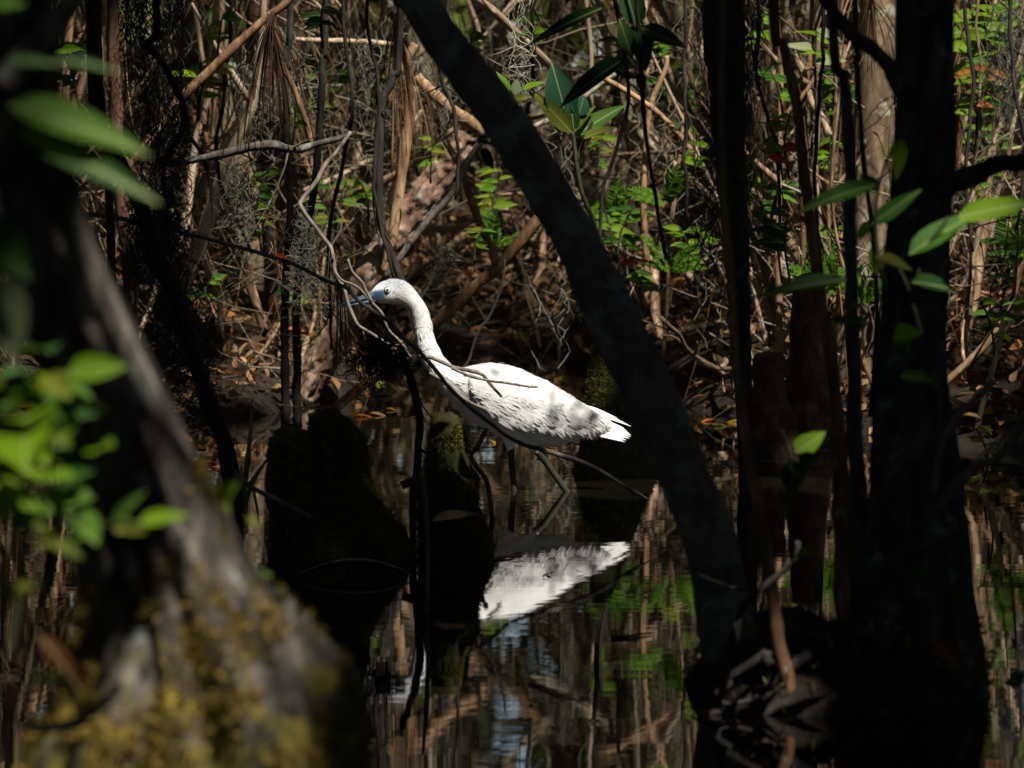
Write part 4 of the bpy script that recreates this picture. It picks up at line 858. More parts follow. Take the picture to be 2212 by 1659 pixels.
# shrub beside the slanting trunk
plant('shrub', 'broad-leaved young shrub right of the slanting trunk, upper centre', 'shrub', [[(1290, 640, 5), (1287, 500, 5), (1257, 417, 5), (1244, 350, 5), (1237, 285, 4)], [(1244, 350, 4), (1262, 300, 3), (1280, 262, 3)]],
      [(1236, 286, 1148, 194, 38, 'leaf_olive'), (1225, 255, 1192, 138, 72, 'leaf_teal'), (1240, 283, 1230, 200, 30, 'leaf_dark'), (1240, 285, 1280, 224, 32, 'leaf_olive'), (1244, 292, 1352, 218, 40, 'leaf_mid'), (1262, 300, 1330, 265, 34, 'leaf_olive'),
       (1250, 250, 1262, 205, 46, 'leaf_teal'), (1130, 195, 1178, 170, 20, 'leaf_bright'), (1100, 200, 1076, 152, 24, 'leaf_bright'), (1112, 205, 1118, 168, 22, 'leaf_pale'), (1105, 215, 1150, 206, 18, 'leaf_olive')], 8.4, tilt=.2)
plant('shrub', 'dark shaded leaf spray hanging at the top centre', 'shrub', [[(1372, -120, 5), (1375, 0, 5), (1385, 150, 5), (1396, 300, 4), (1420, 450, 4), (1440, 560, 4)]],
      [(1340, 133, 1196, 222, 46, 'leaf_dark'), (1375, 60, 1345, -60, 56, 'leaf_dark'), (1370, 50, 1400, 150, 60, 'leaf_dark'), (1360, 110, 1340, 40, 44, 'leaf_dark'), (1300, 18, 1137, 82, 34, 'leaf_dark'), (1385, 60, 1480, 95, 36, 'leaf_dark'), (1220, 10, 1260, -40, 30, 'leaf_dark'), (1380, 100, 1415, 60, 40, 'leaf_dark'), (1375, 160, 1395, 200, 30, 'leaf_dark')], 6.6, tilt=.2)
plant('vine', 'leafy vine trailing over the lower slanting trunk', 'vine', [[(1010, 310, 2), (1045, 305, 3), (1075, 320, 3), (1100, 350, 3)]], [(1030, 302, 1060, 292, 16, 'leaf_mid'), (1040, 320, 1068, 365, 24, 'leaf_dark'), (1090, 345, 1105, 375, 16, 'leaf_dark')], 6.0)
# shrub at the right in front of the upright trunk
plant('shrub', 'big drooping green leaves in front of the upright trunk', 'shrub', [[(1915, 640, 5), (1895, 560, 5), (1890, 480, 4), (1900, 400, 4), (1935, 300, 3)], [(1980, 660, 4), (1990, 560, 4), (2050, 470, 3)], [(1990, 720, 4), (1960, 620, 3), (1930, 560, 3)]],
      [(1945, 298, 1938, 388, 40, 'leaf_bright'), (1890, 400, 1722, 440, 50, 'leaf_mid'), (1895, 415, 1858, 372, 40, 'leaf_mid'), (1884, 485, 1988, 404, 42, 'leaf_mid'), (1880, 480, 1850, 520, 30, 'leaf_mid'), (1965, 550, 2115, 440, 52, 'leaf_mid'), (2070, 470, 2240, 425, 46, 'leaf_bright'),
       (1830, 604, 1622, 626, 34, 'leaf_dark'), (1890, 555, 1970, 575, 30, 'leaf_olive'), (1970, 610, 2092, 618, 32, 'leaf_dark'), (1880, 700, 1785, 685, 32, 'leaf_mid'), (1930, 735, 1985, 715, 48, 'leaf_mid'), (1940, 740, 1965, 775, 40, 'leaf_dark'), (1945, 812, 2032, 822, 34, 'leaf_dark'), (1900, 590, 1880, 540, 26, 'leaf_bright')], 4.9, tilt=.15, nrm=(0, -.85, .6))
plant('seedling', 'bright green leaf pair on a thin stem below the right-hand knees', 'seedling', [[(1712, 1220, 3), (1715, 1120, 3), (1705, 1060, 3), (1706, 1000, 3), (1690, 930, 2)]],
      [(1712, 985, 1785, 926, 44, 'leaf_bright'), (1710, 990, 1712, 1075, 52, 'leaf_dark'), (1725, 1000, 1765, 985, 30, 'leaf_mid'), (1715, 1010, 1730, 1030, 22, 'leaf_olive'), (1722, 1195, 1752, 1193, 16, 'leaf_bright')], 5.0, tilt=.2)
plant('seedling', 'two tan papery leaves low at the foot of the upright trunk', 'leaf', [[(2030, 1380, 3), (2045, 1440, 3), (2060, 1490, 3)]], [(2022, 1386, 2068, 1436, 26, 'leaf_orange'), (2024, 1400, 2052, 1430, 18, 'leaf_orange'), (2212, 1475, 2165, 1470, 34, 'leaf_olive'), (2225, 1465, 2180, 1452, 24, 'leaf_pale')], 5.0)
plant('seedling', 'dim green leaflets clinging to the upright trunk foot', 'seedling', [[(1960, 1300, 3), (1970, 1240, 3), (1985, 1170, 3)]], [(1975, 1220, 2000, 1180, 20, 'leaf_mid'), (1970, 1235, 1990, 1240, 18, 'leaf_mid'), (1975, 1190, 1950, 1175, 18, 'leaf_mid'), (1970, 1250, 1985, 1265, 14, 'leaf_mid'), (2060, 1210, 2085, 1200, 16, 'leaf_mid'), (2065, 1240, 2090, 1250, 16, 'leaf_mid')], 4.95)

# background leaf sprays
def spray(label, cx, cy, rad, D, n, L, mats, name='shrub', cat='shrub', wide=.35, seed=0):
    rs = np.random.default_rng(seed); st = []; lv = []
    for k in range(max(1, n // 6)):
        a = rs.uniform(-.9, .9); ex, ey = cx + rad * math.sin(a), cy - rad * math.cos(a) * rs.uniform(.5, 1)
        st.append([(cx + rs.normal() * rad * .1, cy + rad * 1.6, 2.6), (cx + (ex - cx) * .3, cy + rad * .3, 2.2), (ex, ey, 1.4)])
    for k in range(n):
        s_ = st[k % len(st)]; t_ = rs.uniform(.35, 1.05); q_ = smooth_path([p[:2] for p in s_], 20)[min(19, int(t_ * 19))]
        a = rs.uniform(-.35, .5) + (math.pi if rs.random() < .5 else 0); l_ = L * rs.uniform(.7, 1.25)
        lv.append((q_[0], q_[1], q_[0] + l_ * math.cos(a), q_[1] + abs(l_ * math.sin(a)) * rs.choice([-1, 1]) * .7, l_ * wide, mats[rs.integers(len(mats))], D + rs.normal() * .06))
    return plant(name, label, cat, st, lv, D)
G, O, Dk, B_ = 'leaf_bright', 'leaf_olive', 'leaf_dark', 'leaf_mid'
SP = [('sunlit leaf spray behind the hanging moss, upper left', 290, 50, 55, 9.9, 18, 44, [G, O, B_]), ('yellowing drooping leaf spray under the brown stringy branch', 425, 165, 60, 9.2, 12, 60, ['leaf_yellow', O, G]),
      ('green sprig between the old trunk and the dark saplings', 165, 140, 60, 9.6, 14, 50, [G, B_]), ('green shrub patch right of the needle bundle', 700, 190, 70, 10.6, 18, 45, [B_, G]), ('green shrub low behind the lichen-crusted branch', 720, 430, 80, 10.2, 22, 40, [G, O, B_]),
      ('dark leaf pair at the top beside the needle bundle', 690, 40, 40, 8.8, 8, 46, [Dk]), ('small green shrub between the tan sticks', 830, 190, 40, 10.7, 10, 40, [G, B_]), ('bright leaves peeping right of the grey lichened branch', 1060, 410, 60, 10.3, 14, 42, [G, O]),
      ('yellow-green leaf spray behind the crooked grey branch', 560, 470, 50, 10.0, 12, 36, [G, O]), ('slender bright leaf spray left of the brown saplings', 1760, 110, 50, 9.3, 10, 60, ['leaf_pale', G]), ('leafy bush between the two right-hand saplings', 1800, 200, 80, 10.4, 28, 46, [G, B_]),
      ('red-tipped bush left of the brown sapling', 1690, 290, 60, 9.0, 14, 44, [G, B_, 'leaf_red']), ('green bush in the gap left of the brown sapling', 1660, 420, 80, 10.0, 26, 42, [B_, G]), ('dark glossy bush below the red-tipped one', 1690, 500, 70, 8.9, 16, 44, [Dk, B_]),
      ('bright far bush at the top right behind the upright trunk', 2108, 70, 90, 9.7, 60, 60, [G]), ('second bright bush right of the upright trunk', 2112, 200, 80, 9.6, 40, 50, [G, B_, 'leaf_orange']), ('green bush below the right-hand branch', 2130, 330, 80, 10.2, 24, 46, [B_, G]),
      ('low green bush at the right edge', 2170, 560, 70, 9.6, 20, 46, [B_, Dk]), ('small green seedlings on the right bank', 2150, 690, 60, 9.0, 16, 34, [B_, G]), ('bright seedlings by the water at the right edge', 2140, 960, 50, 8.6, 14, 36, [G, 'leaf_yellow']),
      ('green bush behind the pale thin stem, top centre', 1330, 130, 90, 11.0, 22, 44, [B_, Dk]), ('green bush right of the leaf spray, top', 1470, 210, 90, 10.8, 28, 44, [B_, G, Dk]), ('green shoots low behind the slanting trunk', 1330, 480, 70, 10.0, 16, 46, [B_, G]),
      ('small bush left of the shaggy dark trunk', 1500, 520, 60, 9.6, 18, 36, [B_, G]), ('green leaves behind the knee of red bark', 1790, 520, 60, 9.7, 18, 40, [G, B_]), ('dim bush far behind the crooked branch', 480, 90, 70, 11.6, 18, 44, [B_, O])]
for k, a in enumerate(SP): spray(*a, seed=100 + k)
NEAR = [('the stringy branch', 470, 60), ('the needle bundle', 640, 250), ('the lichen-crusted branch', 560, 390), ('the leaning log', 800, 420), ('the straight tan stick', 930, 330), ('the slanting trunk head', 1010, 90), ('the pale moss strand', 1160, 60), ('the broad-leaved shrub', 1290, 330),
        ('the tan upright stem', 1420, 90), ('the lower slanting trunk', 1390, 600), ('the shaggy trunk', 1500, 350), ('the brown sapling', 1690, 180), ('the paired saplings', 1790, 330), ('the yellow-mossed trunk', 1900, 640), ('the upright trunk', 2090, 420), ('the right edge', 2190, 180), ('the right bank', 2130, 800), ('the old leaning trunk', 230, 330), ('the dark leaning sapling', 430, 620), ('the bill tip', 640, 640), ('the neck of the bird', 1020, 520), ('the red-tipped bush', 1640, 60)]
for k, (w_, x, y) in enumerate(NEAR):
    spray(f'small sunlit sprig of green leaves near {w_}', x, y, 42, 9.3 + .08 * (k % 9), 11, 32, [G, B_, O] if k % 3 else [G, G, B_], name='leafy_sprig', cat='sprig', seed=300 + k)
rs = np.random.default_rng(61)
for k, (w_, x) in enumerate([('left of the needle bundle', 500), ('beside the lichen-crusted branch', 740), ('over the leaning log', 790), ('left of the slanting trunk head', 965), ('behind the pale moss strand', 1150), ('right of the broad-leaved shrub', 1330), ('left of the shaggy trunk', 1480), ('right of the shaggy trunk', 1640), ('between the right-hand saplings', 1780), ('right of the upright trunk', 2085), ('near the right edge', 2180), ('behind the hanging moss curtain', 400)]):
    y1 = rs.uniform(420, 760); stem(f'thin black vine hanging {w_}', [(x + rs.normal() * 25, -500, 3), (x, 0, 4), (x + rs.normal() * 22, y1 * .33, 4), (x + rs.normal() * 28, y1 * .66, 4), (x + rs.normal() * 40, y1, 3)], rs.uniform(8.6, 9.3), 'black_twig', name='vine', cat='vine', wob=.014, seed=60 + k, twigs=4, sides=6)  # black bark colour stands in for shade on these vines
for lab, x0, y0, x1, y1, wd, m_, D in [('tiny vivid red leaf behind the long blurred twig', 594, 552, 634, 566, 16, 'leaf_red', 8.9), ('red leaf on the edge of the shaggy dark trunk', 1660, 338, 1712, 350, 20, 'leaf_red', 8.6), ('small red leaf right of the slanting trunk', 1340, 570, 1372, 562, 12, 'leaf_red', 9.2),
      ('yellow leaf hanging low behind the bird', 1118, 715, 1142, 742, 14, 'leaf_yellow', 9.4), ('orange-red leaf at the top beyond the leaf spray', 1405, 0, 1428, 26, 26, 'leaf_orange', 10.5), ('orange dead leaf under the pale straight stick', 1270, 130, 1320, 118, 24, 'leaf_orange', 10.9)]:
    tag(put_leaf(None, P(x0, y0, D), P(x1, y1, D), wd / math.hypot(x1 - x0, y1 - y0), m_, name='hanging_leaf'), lab, 'leaf')

# ferns
def frond_mesh(seed):
    rs = np.random.default_rng(seed); t = np.linspace(.12, 1, 20); mb = MB()
    axis = np.stack([t, 0 * t, .25 * t - .55 * t ** 2], -1); tube(mb, axis, np.linspace(.006, .002, 20), 4)
    pos = np.repeat(axis, 2, 0); sg = np.tile([1, -1], 20); L = np.repeat(.30 * np.sin(np.pi * np.clip(t, .1, .98)) ** .7 * (1 - .3 * t) + .02, 2)
    X = unit(np.stack([np.full(40, .45), sg * 1.0, rs.normal(size=40) * .12 - .1], -1)); Z = unit(np.stack([rs.normal(size=40) * .2, rs.normal(size=40) * .2, np.ones(40)], -1)); Y = unit(np.cross(Z, X)); Z = np.cross(X, Y)
    scatter(mb, *LEAF6, pos, X, Y, Z, L, np.full(40, .17), L); return mb
FR = [frond_mesh(k) for k in range(3)]
FRO = None
def fern(label, cx, cy, L, D, n, seed, spread=(-1.3, 1.3)):
    global FRO
    if FRO is None:
        FRO = []
        for k, f_ in enumerate(FR):
            me = mk('frond', f_, M['fern'], loc=(0, 0, 0)); FRO.append(me.data); bpy.data.objects.remove(me)
    rs = np.random.default_rng(seed); t = thing('fern', label, 'fern', P(cx, cy + L * .8, D))
    b0 = P(cx, cy + L * .8, D)
    for k in range(n):
        a = rs.uniform(*spread); d = unit(np.array([math.sin(a), rs.uniform(-.6, .3), math.cos(a) * .8 + .15])); l_ = L * D / F * rs.uniform(.8, 1.35)
        up = np.array([rs.normal() * .2, -.55, .8]); Y = unit(np.cross(up, d)); Z = np.cross(d, Y)
        o = bpy.data.objects.new('frond', FRO[k % 3]); COL.objects.link(o); o.parent = t
        m = Matrix([[d[i] * l_, Y[i] * l_, Z[i] * l_, 0] for i in range(3)] + [[0, 0, 0, 1]]); m.translation = Vector(b0 - WLOC[t.name]); o.matrix_local = m
for k, a in enumerate([('bright fern by the tan upright stem', 1440, 380, 80, 9.4, 8), ('lower bright fern left of the shaggy dark trunk', 1450, 530, 75, 9.5, 7), ('sunlit fern behind the two right-hand saplings', 1810, 560, 95, 9.5, 12), ('fern right of the red-barked knee', 1870, 590, 90, 9.3, 7),
                       ('fern in shade behind the slanting trunk', 1330, 420, 80, 10.2, 6), ('small fern under the grey lichened branch', 1070, 480, 70, 10.0, 6), ('fern at the right edge above the bank', 2180, 480, 110, 9.8, 8)]):
    fern(*a, seed=200 + k)

# ------------------------------------------------------------------ hanging moss, needles, grass
def strands(n, box, length, D, dspread, curl=.012, r=(.0006, .0013), seed=0, seg=16):
    rs = np.random.default_rng(seed); mb = MB(); x0, y0, x1, y1 = box
    for k in range(n):
        p = P(rs.uniform(x0, x1), rs.uniform(y0, y1), D + rs.normal() * dspread); L = rs.uniform(*length) * D / F
        t = np.linspace(0, 1, seg); w1, w2 = rs.uniform(8, 22, 2); ph = rs.uniform(0, 6.28, 4); c_ = curl * rs.uniform(.4, 1.5)
        C = p + np.stack([c_ * np.sin(w1 * t + ph[0]) * (.3 + t) + .5 * c_ * np.sin(w2 * 1.7 * t + ph[2]) + rs.normal() * .012 * t, c_ * np.cos(w1 * t + ph[1]) * (.3 + t), -L * t + .5 * c_ * np.sin(w2 * t + ph[3])], -1)
        tube(mb, C, np.linspace(rs.uniform(*r), r[0] * .5, seg), 3, cap=False)
    return mb
def hang_moss(label, specs, D, mat='moss_hang', seed=0, **k):
    t = thing('hanging_moss', label, 'moss', P(specs[0][0][0], specs[0][0][1], D))
    for i, (box, length, n) in enumerate(specs):
        tag(mk('strands', strands(n, box, length, D, k.get('ds', .05), k.get('curl', .012), seed=seed + i), M[mat], t), kind='stuff')
    return t
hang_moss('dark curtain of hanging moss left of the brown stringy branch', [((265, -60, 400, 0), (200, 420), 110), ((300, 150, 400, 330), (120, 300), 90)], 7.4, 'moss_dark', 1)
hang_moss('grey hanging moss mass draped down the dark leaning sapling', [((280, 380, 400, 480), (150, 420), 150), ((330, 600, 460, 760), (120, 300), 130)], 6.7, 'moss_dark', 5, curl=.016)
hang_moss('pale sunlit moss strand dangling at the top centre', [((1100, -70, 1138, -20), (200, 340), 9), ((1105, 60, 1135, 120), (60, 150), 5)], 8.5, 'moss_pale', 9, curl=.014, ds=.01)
hang_moss('thin pale moss below the lichen-crusted branch', [((470, 340, 560, 420), (80, 240), 40), ((630, 500, 680, 560), (60, 150), 22)], 8.3, 'moss_hang', 13, curl=.016)
hang_moss('hair-like moss under the crooked grey branch', [((630, 440, 700, 500), (100, 260), 26)], 8.1, 'moss_dark', 17, curl=.014)
hang_moss('pale curly moss hanging behind the head of the bird', [((930, 520, 990, 560), (60, 140), 22)], 9.0, 'moss_hang', 21, curl=.014)
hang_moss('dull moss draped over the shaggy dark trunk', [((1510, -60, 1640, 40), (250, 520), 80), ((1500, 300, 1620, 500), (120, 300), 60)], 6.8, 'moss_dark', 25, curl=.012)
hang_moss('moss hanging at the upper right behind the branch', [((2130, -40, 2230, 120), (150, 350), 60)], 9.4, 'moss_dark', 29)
hang_moss('wispy moss on the brown thicket trunk, left of centre', [((740, 30, 1000, 200), (80, 220), 70), ((520, 60, 700, 200), (80, 240), 50)], 9.5, 'moss_hang', 33)
def needles(label, x, y, L, D, n, seed, mat='dark_needle', spread=.28):
    rs = np.random.default_rng(seed); t = thing('needle_bundle', label, 'pine needles', P(x, y, D)); mb = MB()
    for k in range(n):
        a = rs.normal() * spread; l_ = L * rs.uniform(.55, 1.05) * D / F; s_ = np.linspace(0, 1, 7)
        C = P(x + rs.normal() * 4, y + rs.normal() * 4, D) + np.stack([np.sin(a) * l_ * s_ * (1 - .3 * s_), rs.normal() * .05 * s_, -np.cos(a) * l_ * s_], -1)
        tube(mb, C, np.linspace(.0009, .0006, 7), 4)
    tag(mk('needles', mb, M[mat], t), kind='stuff')
needles('brown pine needle bundle hanging from the stringy branch', 585, 35, 290, 8.1, 46, 1)
needles('drooping brown needles left of the slanting trunk', 855, 40, 330, 9.3, 40, 2, 'needle', .2)
needles('small brown needle tuft at the top right', 1880, 0, 170, 8.9, 18, 3, 'needle', .4)
needles('dry needles hanging past the tip of the bill', 735, 560, 240, 8.4, 14, 4, 'dark_needle', .06)
def grass(label, blades, D):
    t = thing('grass_clump', label, 'grass', P(blades[0][-1][0], blades[0][-1][1], D))
    for b_ in blades:
        C, r = wood_path(b_, D, 16, .001); T, N, B = frames(C); V = np.concatenate([np.stack([c + [r_, 0, 0], c + [0, -r_ * .35, 0], c - [r_, 0, 0]]) for c, r_ in zip(C, r)])
        i = np.arange(15)[:, None] * 3; j = np.arange(2)[None]; f = np.stack([i + j, i + j + 1, i + j + 4, i + j + 3], -1).reshape(-1, 4)
        mk('blade', MB().add(V, f), M['leaf_mid'], t)
grass('green grass blades at the water left of the double knee', [[(545, 862, 1), (541, 940, 4), (534, 1000, 6), (520, 1110, 6)], [(540, 990, 3), (527, 1040, 6), (518, 1110, 5)], [(582, 985, 2), (550, 1035, 5), (520, 1110, 4)], [(440, 1012, 1), (480, 1025, 5), (510, 1110, 4)], [(565, 1025, 2), (545, 1035, 3), (525, 1110, 3)], [(560, 1130, 2), (552, 1080, 3), (540, 1040, 2), (530, 1110, 2)]], 7.1)

# ------------------------------------------------------------------ things on the water
def boat_leaf():
    n = 40; t = np.linspace(0, 1, n); a = P(640, 1250, 6.6); b = P(893, 1252, 6.6); a[2] = b[2] = .003
    h = np.sin(np.pi * t) ** .8; V = []
    for s_, hh_ in zip(t, h):
        c = a + (b - a) * s_; V += [c + [0, .035 * hh_, .0185 * hh_], c + [0, .033 * hh_, .014 * hh_], c + [0, .036 * hh_, .010 * hh_], c + [0, .03 * hh_, .001], c + [0, .0362 * hh_, .0185 * hh_]]
    V = np.array(V); i = np.arange(n - 1)[:, None] * 5; q = np.concatenate([np.stack([i + x_, i + x_ + 1, i + x_ + 6, i + x_ + 5], -1).reshape(-1, 4) for x_ in (0, 1)])
    o = mk('floating_leaf', MB().add(V, q), M['tangle'], loc=a); tag(o, 'long curled dead leaf floating below the double knee', 'leaf')
    C = np.array([a + (b - a) * s_ + [0, .0355 * hh_, .0185 * hh_] for s_, hh_ in zip(t, h)]); mk('rim', tube(MB(), C, .0011 * np.sin(np.pi * np.clip(t, .05, .95)) + .0003, 6), M['pale_stick'], o)
boat_leaf()
tag(put_leaf(None, P(935, 1125, 6.7), P(1037, 1097, 6.72), .3, 'litter', nrm=(0, -.5, .85), name='fallen_leaf', tilt=.05), 'brown dead leaf lying across the narrow mossy knee', 'leaf')
rs = np.random.default_rng(5); FL = []
for k in range(70):
    x = rs.uniform(-.55, .62); y = rs.uniform(8.4, 11.6)
    if ground_z(x, y) > -.004: continue
    L = rs.uniform(.02, .05); a_ = rs.uniform(0, 6.28); p = np.array([x, y, .0035]); d = np.array([math.cos(a_), math.sin(a_), 0]) * L
    ci = rs.integers(4); o = put_leaf(None, p, p + d, .4, ['leaf_yellow', 'leaf_orange', 'leaf_olive', 'litter'][ci], nrm=(0, 0, 1), name='floating_leaf', tilt=.08)
    where = 'left of the bird' if x < -.2 else 'right of the slanting trunk' if x > .22 else 'behind the bird'
    tag(o, f"small {['yellow', 'orange', 'olive', 'brown'][ci]} dead leaf floating on the water {where}", 'leaf', 'leaves floating behind the bird')
tg = thing('root_tangle', 'dark matted clump of roots and twigs on the stick, below the bill', 'debris', P(880, 830, 7.45)); mb = MB(); rs = np.random.default_rng(8)
for k in range(170):
    c = P(np.clip(rs.normal() * 36, -80, 8) + 828, rs.normal() * 20 + 775, 7.45 + rs.normal() * .03); d = rs.normal(size=3) * np.array([1.4, .8, .7]) + [0, 0, -.35]; t_ = np.linspace(0, 1, 9)[:, None]
    C = c + unit(d) * rs.uniform(.015, .05) * t_ + np.cumsum(rs.normal(size=(9, 3)) * .004, 0); tube(mb, C, np.linspace(rs.uniform(.0004, .0016), .0003, 9), 4)
tag(mk('roots', mb, M['tangle'], tg), kind='stuff')

# ------------------------------------------------------------------ dead sticks of the thicket
STK = []
rs = np.random.default_rng(12)
for k in range(14):
    n = 12; t_ = np.linspace(0, 1, n); C = np.stack([np.cumsum(rs.normal(size=n) * .012), np.cumsum(rs.normal(size=n) * .012), t_], -1); C[:, :2] += .10 * np.sin(t_ * rs.uniform(1, 3))[:, None] * rs.normal(size=2)
    mb = tube(MB(), C, np.linspace(1, .45, n) * .012 * (1 + .25 * rs.normal(size=n)), 7)
    for j in range(2):
        i = rs.integers(4, 10); d = unit(np.array([rs.normal(), rs.normal(), .8])); c = C[i] + d * rs.uniform(.12, .3) * np.linspace(0, 1, 6)[:, None] + rs.normal(size=3) * .05 * np.linspace(0, 1, 6)[:, None] ** 2
        tube(mb, c, np.linspace(.006, .002, 6), 5)
    o = mk('dead_stick', mb, M['stick' if k % 3 else 'pale_stick'], loc=(0, 0, 0)); STK.append(o.data); bpy.data.objects.remove(o)
cnt = 0
while cnt < 290:
    D = rs.uniform(9.5, 14.0) if cnt > 60 else rs.uniform(9.2, 10.4); x = rs.uniform(-.115, .115) * D; gz = float(ground_z(x, D))
    if gz < 0.0: continue
    o = bpy.data.objects.new('dead_stick', STK[rs.integers(14)]); COL.objects.link(o)
    low = rs.random() < .3; tl = rs.uniform(55, 88) if low else abs(rs.normal()) * 24; az = rs.uniform(0, 360); L = rs.uniform(.25, .7) if low else rs.uniform(.45, 1.5)
    o.rotation_euler = (R(tl), 0, R(az)); wd = L * rs.uniform(.35, 1.2) * (.7 / L) ** .5; o.scale = (wd, wd, L); o.location = (x, D, gz + (rs.uniform(0, .25) if low else -.03))
    ix = 1106 + (x - 0) * F / D; zone = 'left of the crooked branch' if ix < 680 else 'left of the slanting trunk' if ix < 1150 else 'right of the slanting trunk' if ix < 1600 else 'near the right-hand saplings' if ix < 1930 else 'beyond the upright trunk'
    tone = 'pale' if 'pale' in o.data.materials[0].name else 'brown'; pose = 'lying low' if low else 'standing upright' if tl < 18 else 'leaning'; far = 'in the near thicket' if D < 11 else 'in the far thicket'
    tag(o, f'{tone} dead stick {pose} {far}, {zone}', 'stick', 'dead sticks tangled in the thicket'); cnt += 1

# uncountable small stuff: litter, thin twigs, straw and fallen needles
n = 26000; x = rng.uniform(-1.9, 1.9, n); y = rng.uniform(8.1, 16, n); z = ground_z(x, y); k = z > -.003; x, y, z = x[k], y[k], z[k]
X, Y, Z = rand_axes(len(x), .55); L = rng.uniform(.02, .055, len(x))
mb = scatter(MB(), *LEAF6, np.stack([x, y, z + rng.random(len(x)) * .03], -1), X, Y, Z, L, L * rng.uniform(.7, 1.3, len(x)), L * rng.uniform(.5, 3, len(x)))
tag(mk('leaf_litter', mb, M['litter'], loc=(0, 11, 0), smooth=False), 'brown dead leaves covering the swamp bank', 'leaf litter', None, 'stuff')
mb = MB(); rs = np.random.default_rng(14)
for k in range(3800):
    D = rs.uniform(9.4, 14.5); x = rs.uniform(-.12, .12) * D; gz = float(ground_z(x, D))
    if gz < 0: continue
    z0 = gz + rs.uniform(0, 1.15) * rs.random() ** .7; d = rs.normal(size=3) * np.array([.7, .5, .6]) + [0, 0, .35]; t_ = np.linspace(0, 1, 7)[:, None]; L = rs.uniform(.08, .5)
    C = np.array([x, D, z0]) + unit(d) * L * t_ + rs.normal(size=3) * L * .25 * t_ ** 2 + np.cumsum(rs.normal(size=(7, 3)) * .008 * L * 2, 0)
    tube(mb, C, np.linspace(rs.uniform(.0008, .0030), .0005, 7), 4, cap=False)
tag(mk('dead_twigs', mb, M['straw'], loc=(0, 11, 0)), 'thicket of thin dead twigs behind the bird', 'twigs', None, 'stuff')
mb = MB()
for k in range(2600):
    D = rs.uniform(9.3, 13.5); x = rs.uniform(-.12, .12) * D; gz = float(ground_z(x, D))
    if gz < 0: continue
    p = np.array([x, D, gz + rs.uniform(.1, 1.1)]); L = rs.uniform(.1, .3); t_ = np.linspace(0, 1, 6)
    C = p + np.stack([rs.normal() * .08 * t_ + rs.normal() * .03 * t_ ** 2, rs.normal() * .05 * t_, -L * t_], -1); tube(mb, C, np.full(6, rs.uniform(.0006, .0012)), 3, cap=False)
tag(mk('fallen_needles', mb, M['needle'], loc=(0, 11, 0)), 'brown needles and straw caught hanging in the thicket', 'needles', None, 'stuff')
mb = MB()
for k in range(60):
    D = rs.uniform(9.4, 13.5); x = rs.uniform(-.12, .12) * D; gz = float(ground_z(x, D)); p0 = np.array([x, D, gz + rs.uniform(.3, 1.0)])
    for j in range(9):
        t_ = np.linspace(0, 1, 14); L = rs.uniform(.05, .25); w1 = rs.uniform(8, 20); ph = rs.uniform(0, 6, 2)
        C = p0 + rs.normal(size=3) * .03 + np.stack([.013 * np.sin(w1 * t_ + ph[0]), .013 * np.cos(w1 * t_ + ph[1]), -L * t_], -1); tube(mb, C, np.full(14, .0009), 3, cap=False)
tag(mk('moss_wisps', mb, M['moss_hang'], loc=(0, 11, 0)), 'grey moss wisps caught all through the thicket', 'moss', None, 'stuff')

# dark root mound that carries the slanting and upright trunks
n_, m_ = 70, 40; uu = np.linspace(-1, 1, n_); vv = np.linspace(-1, 1, m_); UU, VV_ = np.meshgrid(uu, vv); a0 = P(1480, 1520, 5.3); a1 = P(2130, 1520, 5.3)
mx = (a0[0] + a1[0]) / 2; hx = (a1[0] - a0[0]) / 2; XX = mx + hx * UU; YY = 5.42 + .26 * VV_
rr = np.clip(1 - np.abs(UU) ** 2.6 - np.abs(VV_) ** 2.2, -.4, 1); ZZ = .08 * np.sign(rr) * np.abs(rr) ** .6 * (.7 + .6 * fbm(np.stack([XX * 14, YY * 14, 0 * XX], -1), 41)) + .02 * (fbm(np.stack([XX * 50, YY * 50, 0 * XX], -1), 42) - .5) - .01
i = np.arange(m_ - 1)[:, None] * n_; j = np.arange(n_ - 1)[None]; q_ = np.stack([i + j, i + j + 1, i + j + 1 + n_, i + j + n_], -1).reshape(-1, 4)
t = thing('root_mound', 'low black root mound under the slanting and upright trunks', 'mound', (mx, 5.42, 0))
GV = np.stack([XX, YY, ZZ], -1); mk('soil', MB().add(GV.reshape(-1, 3), q_), M['tangle'], t)
rs = np.random.default_rng(77)
for k in range(12):
    x = mx + rs.uniform(-.95, .95) * hx; C = np.array([x, 5.34 - rs.uniform(0, .16), .07]) + np.cumsum(np.stack([rs.normal(size=12) * .012 + rs.normal() * .008, -np.abs(rs.normal(size=12)) * .006, -np.full(12, .009) + rs.normal(size=12) * .004], -1), 0)
    mk('root', tube(MB(), C, np.linspace(rs.uniform(.003, .008), .0015, 12), 7), M['black_twig'], t, C[0])
k = rng.integers(0, len(q_), 1500); pp_ = GV.reshape(-1, 3)[q_[k, 0]] + rng.normal(size=(1500, 3)) * .006; pp_ = pp_[pp_[:, 2] > .004]
X, Y, Z = rand_axes(len(pp_), .0); L = rng.uniform(.006, .016, len(pp_)); X[:, 2] = np.abs(X[:, 2])
tag(mk('moss', scatter(MB(), *BLADE, pp_, X, Y, Z, L, L * .25, L), M['moss_tuft'], t, smooth=False), kind='stuff')

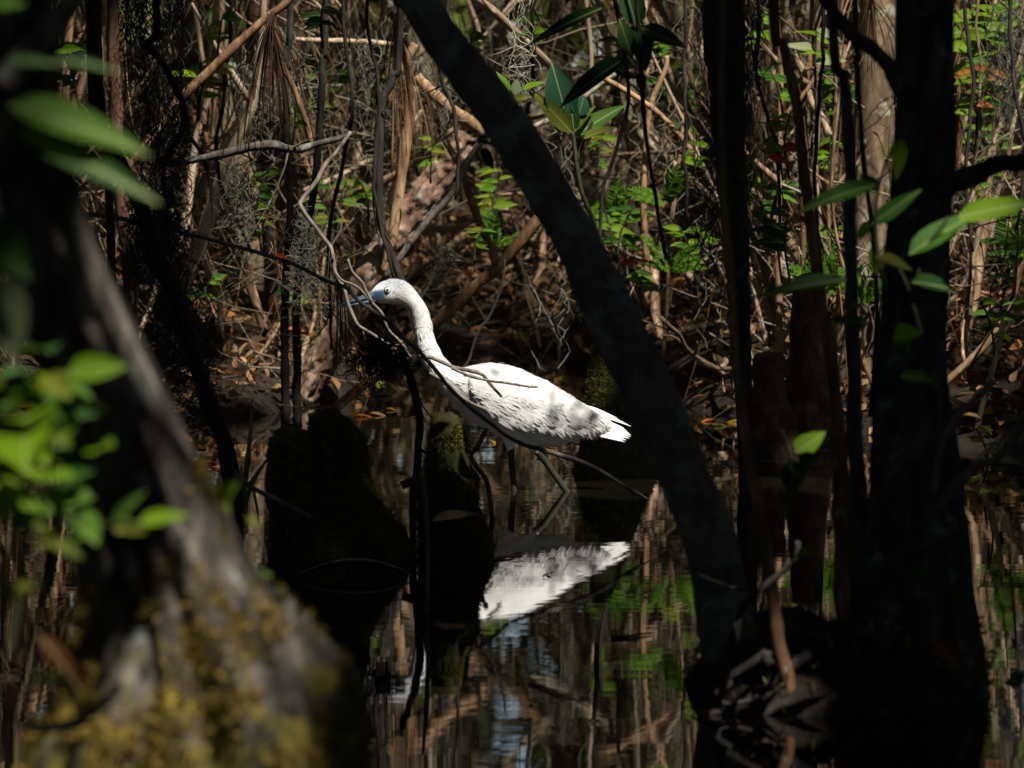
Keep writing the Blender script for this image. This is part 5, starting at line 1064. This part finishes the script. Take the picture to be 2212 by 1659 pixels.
# added unseen sprig, leaves set along the sun to dapple the rump
t = thing('added_shade_sprig', 'added thin leafy sprig, unseen above the frame, dappling the rump of the bird', 'sprig', P(1270, 860, 7.97) + SUN * 1.8)
b0 = P(1270, 870, 7.97) + SUN * 1.8; st = smooth_path([b0 + [.25, -.1, 1.6], b0 + [.12, -.02, .7], b0 + [.02, 0, .12], b0], 24)
mk('stem', tube(MB(), st, np.linspace(.005, .001, 24), 6), M['twig'], t); rs = np.random.default_rng(91)
for x, y in [(1190, 835), (1215, 865), (1222, 905), (1235, 880), (1240, 925), (1255, 850), (1262, 915), (1280, 880), (1290, 925), (1300, 890), (1205, 925), (1170, 915), (1060, 800), (1072, 830)]:
    a = P(x, y, 7.97) + SUN * rs.uniform(1.5, 2.1); d = unit(rs.normal(size=3)) * rs.uniform(.018, .036); put_leaf(t, a, a + d, .45, 'leaf_mid', nrm=SUN, tilt=.4)
    if rs.random() < .8:
        c = np.linspace(0, 1, 6)[:, None]; q_ = st[rs.integers(14, 24)]; mk('twig', tube(MB(), q_ + (a - q_) * c, np.full(6, .0008), 4), M['twig'], t, q_)

# bits afloat on the nearer water
rs = np.random.default_rng(23); spots = [('between the narrow knee and the slanting trunk', -.02, .20, 6.0, 7.6), ('left of the slanting trunk near the lower edge', -.10, .16, 5.1, 5.9), ('right of the upright trunk', .50, .62, 5.6, 7.5)]
for k in range(26):
    w_, xa, xb, ya, yb = spots[0 if k < 12 else 1 if k < 20 else 2]; x, y = rs.uniform(xa, xb), rs.uniform(ya, yb); L = rs.uniform(.008, .022); a_ = rs.uniform(0, 6.28); p = np.array([x, y, .003]); ci = rs.integers(3)
    o = put_leaf(None, p, p + np.array([math.cos(a_), math.sin(a_), 0]) * L, .4, ['leaf_rust', 'litter', 'leaf_olive'][ci], nrm=(0, 0, 1), name='floating_leaf', tilt=.1)
    tag(o, f"tiny {['rusty', 'brown', 'olive'][ci]} leaf scrap afloat {w_}", 'leaf', 'leaf scraps on the near water')
for k, (lab, x0, y0, x1, y1) in enumerate([('thin pale twig afloat below the reflection of the bird', 1140, 1480, 1290, 1530), ('short brown twig afloat right of the narrow knee', 1060, 1215, 1130, 1200), ('bent dark twig afloat left of the slanting trunk foot', 1330, 1385, 1400, 1375)]):
    rows = []
    for t_ in np.linspace(0, 1, 5):
        y = y0 + (y1 - y0) * t_; D = F * .65 / (y - 163); q_ = P(x0 + (x1 - x0) * t_, y, D); rows.append([q_[0] + rs.normal() * .004, q_[1] + rs.normal() * .006, .002])
    C = smooth_path(rows, 16); tag(mk('floating_twig', tube(MB(), C, np.linspace(.0022, .001, 16), 6), M[['pale_stick', 'brown_bark', 'black_twig'][k]], loc=C[0]), lab, 'twig')
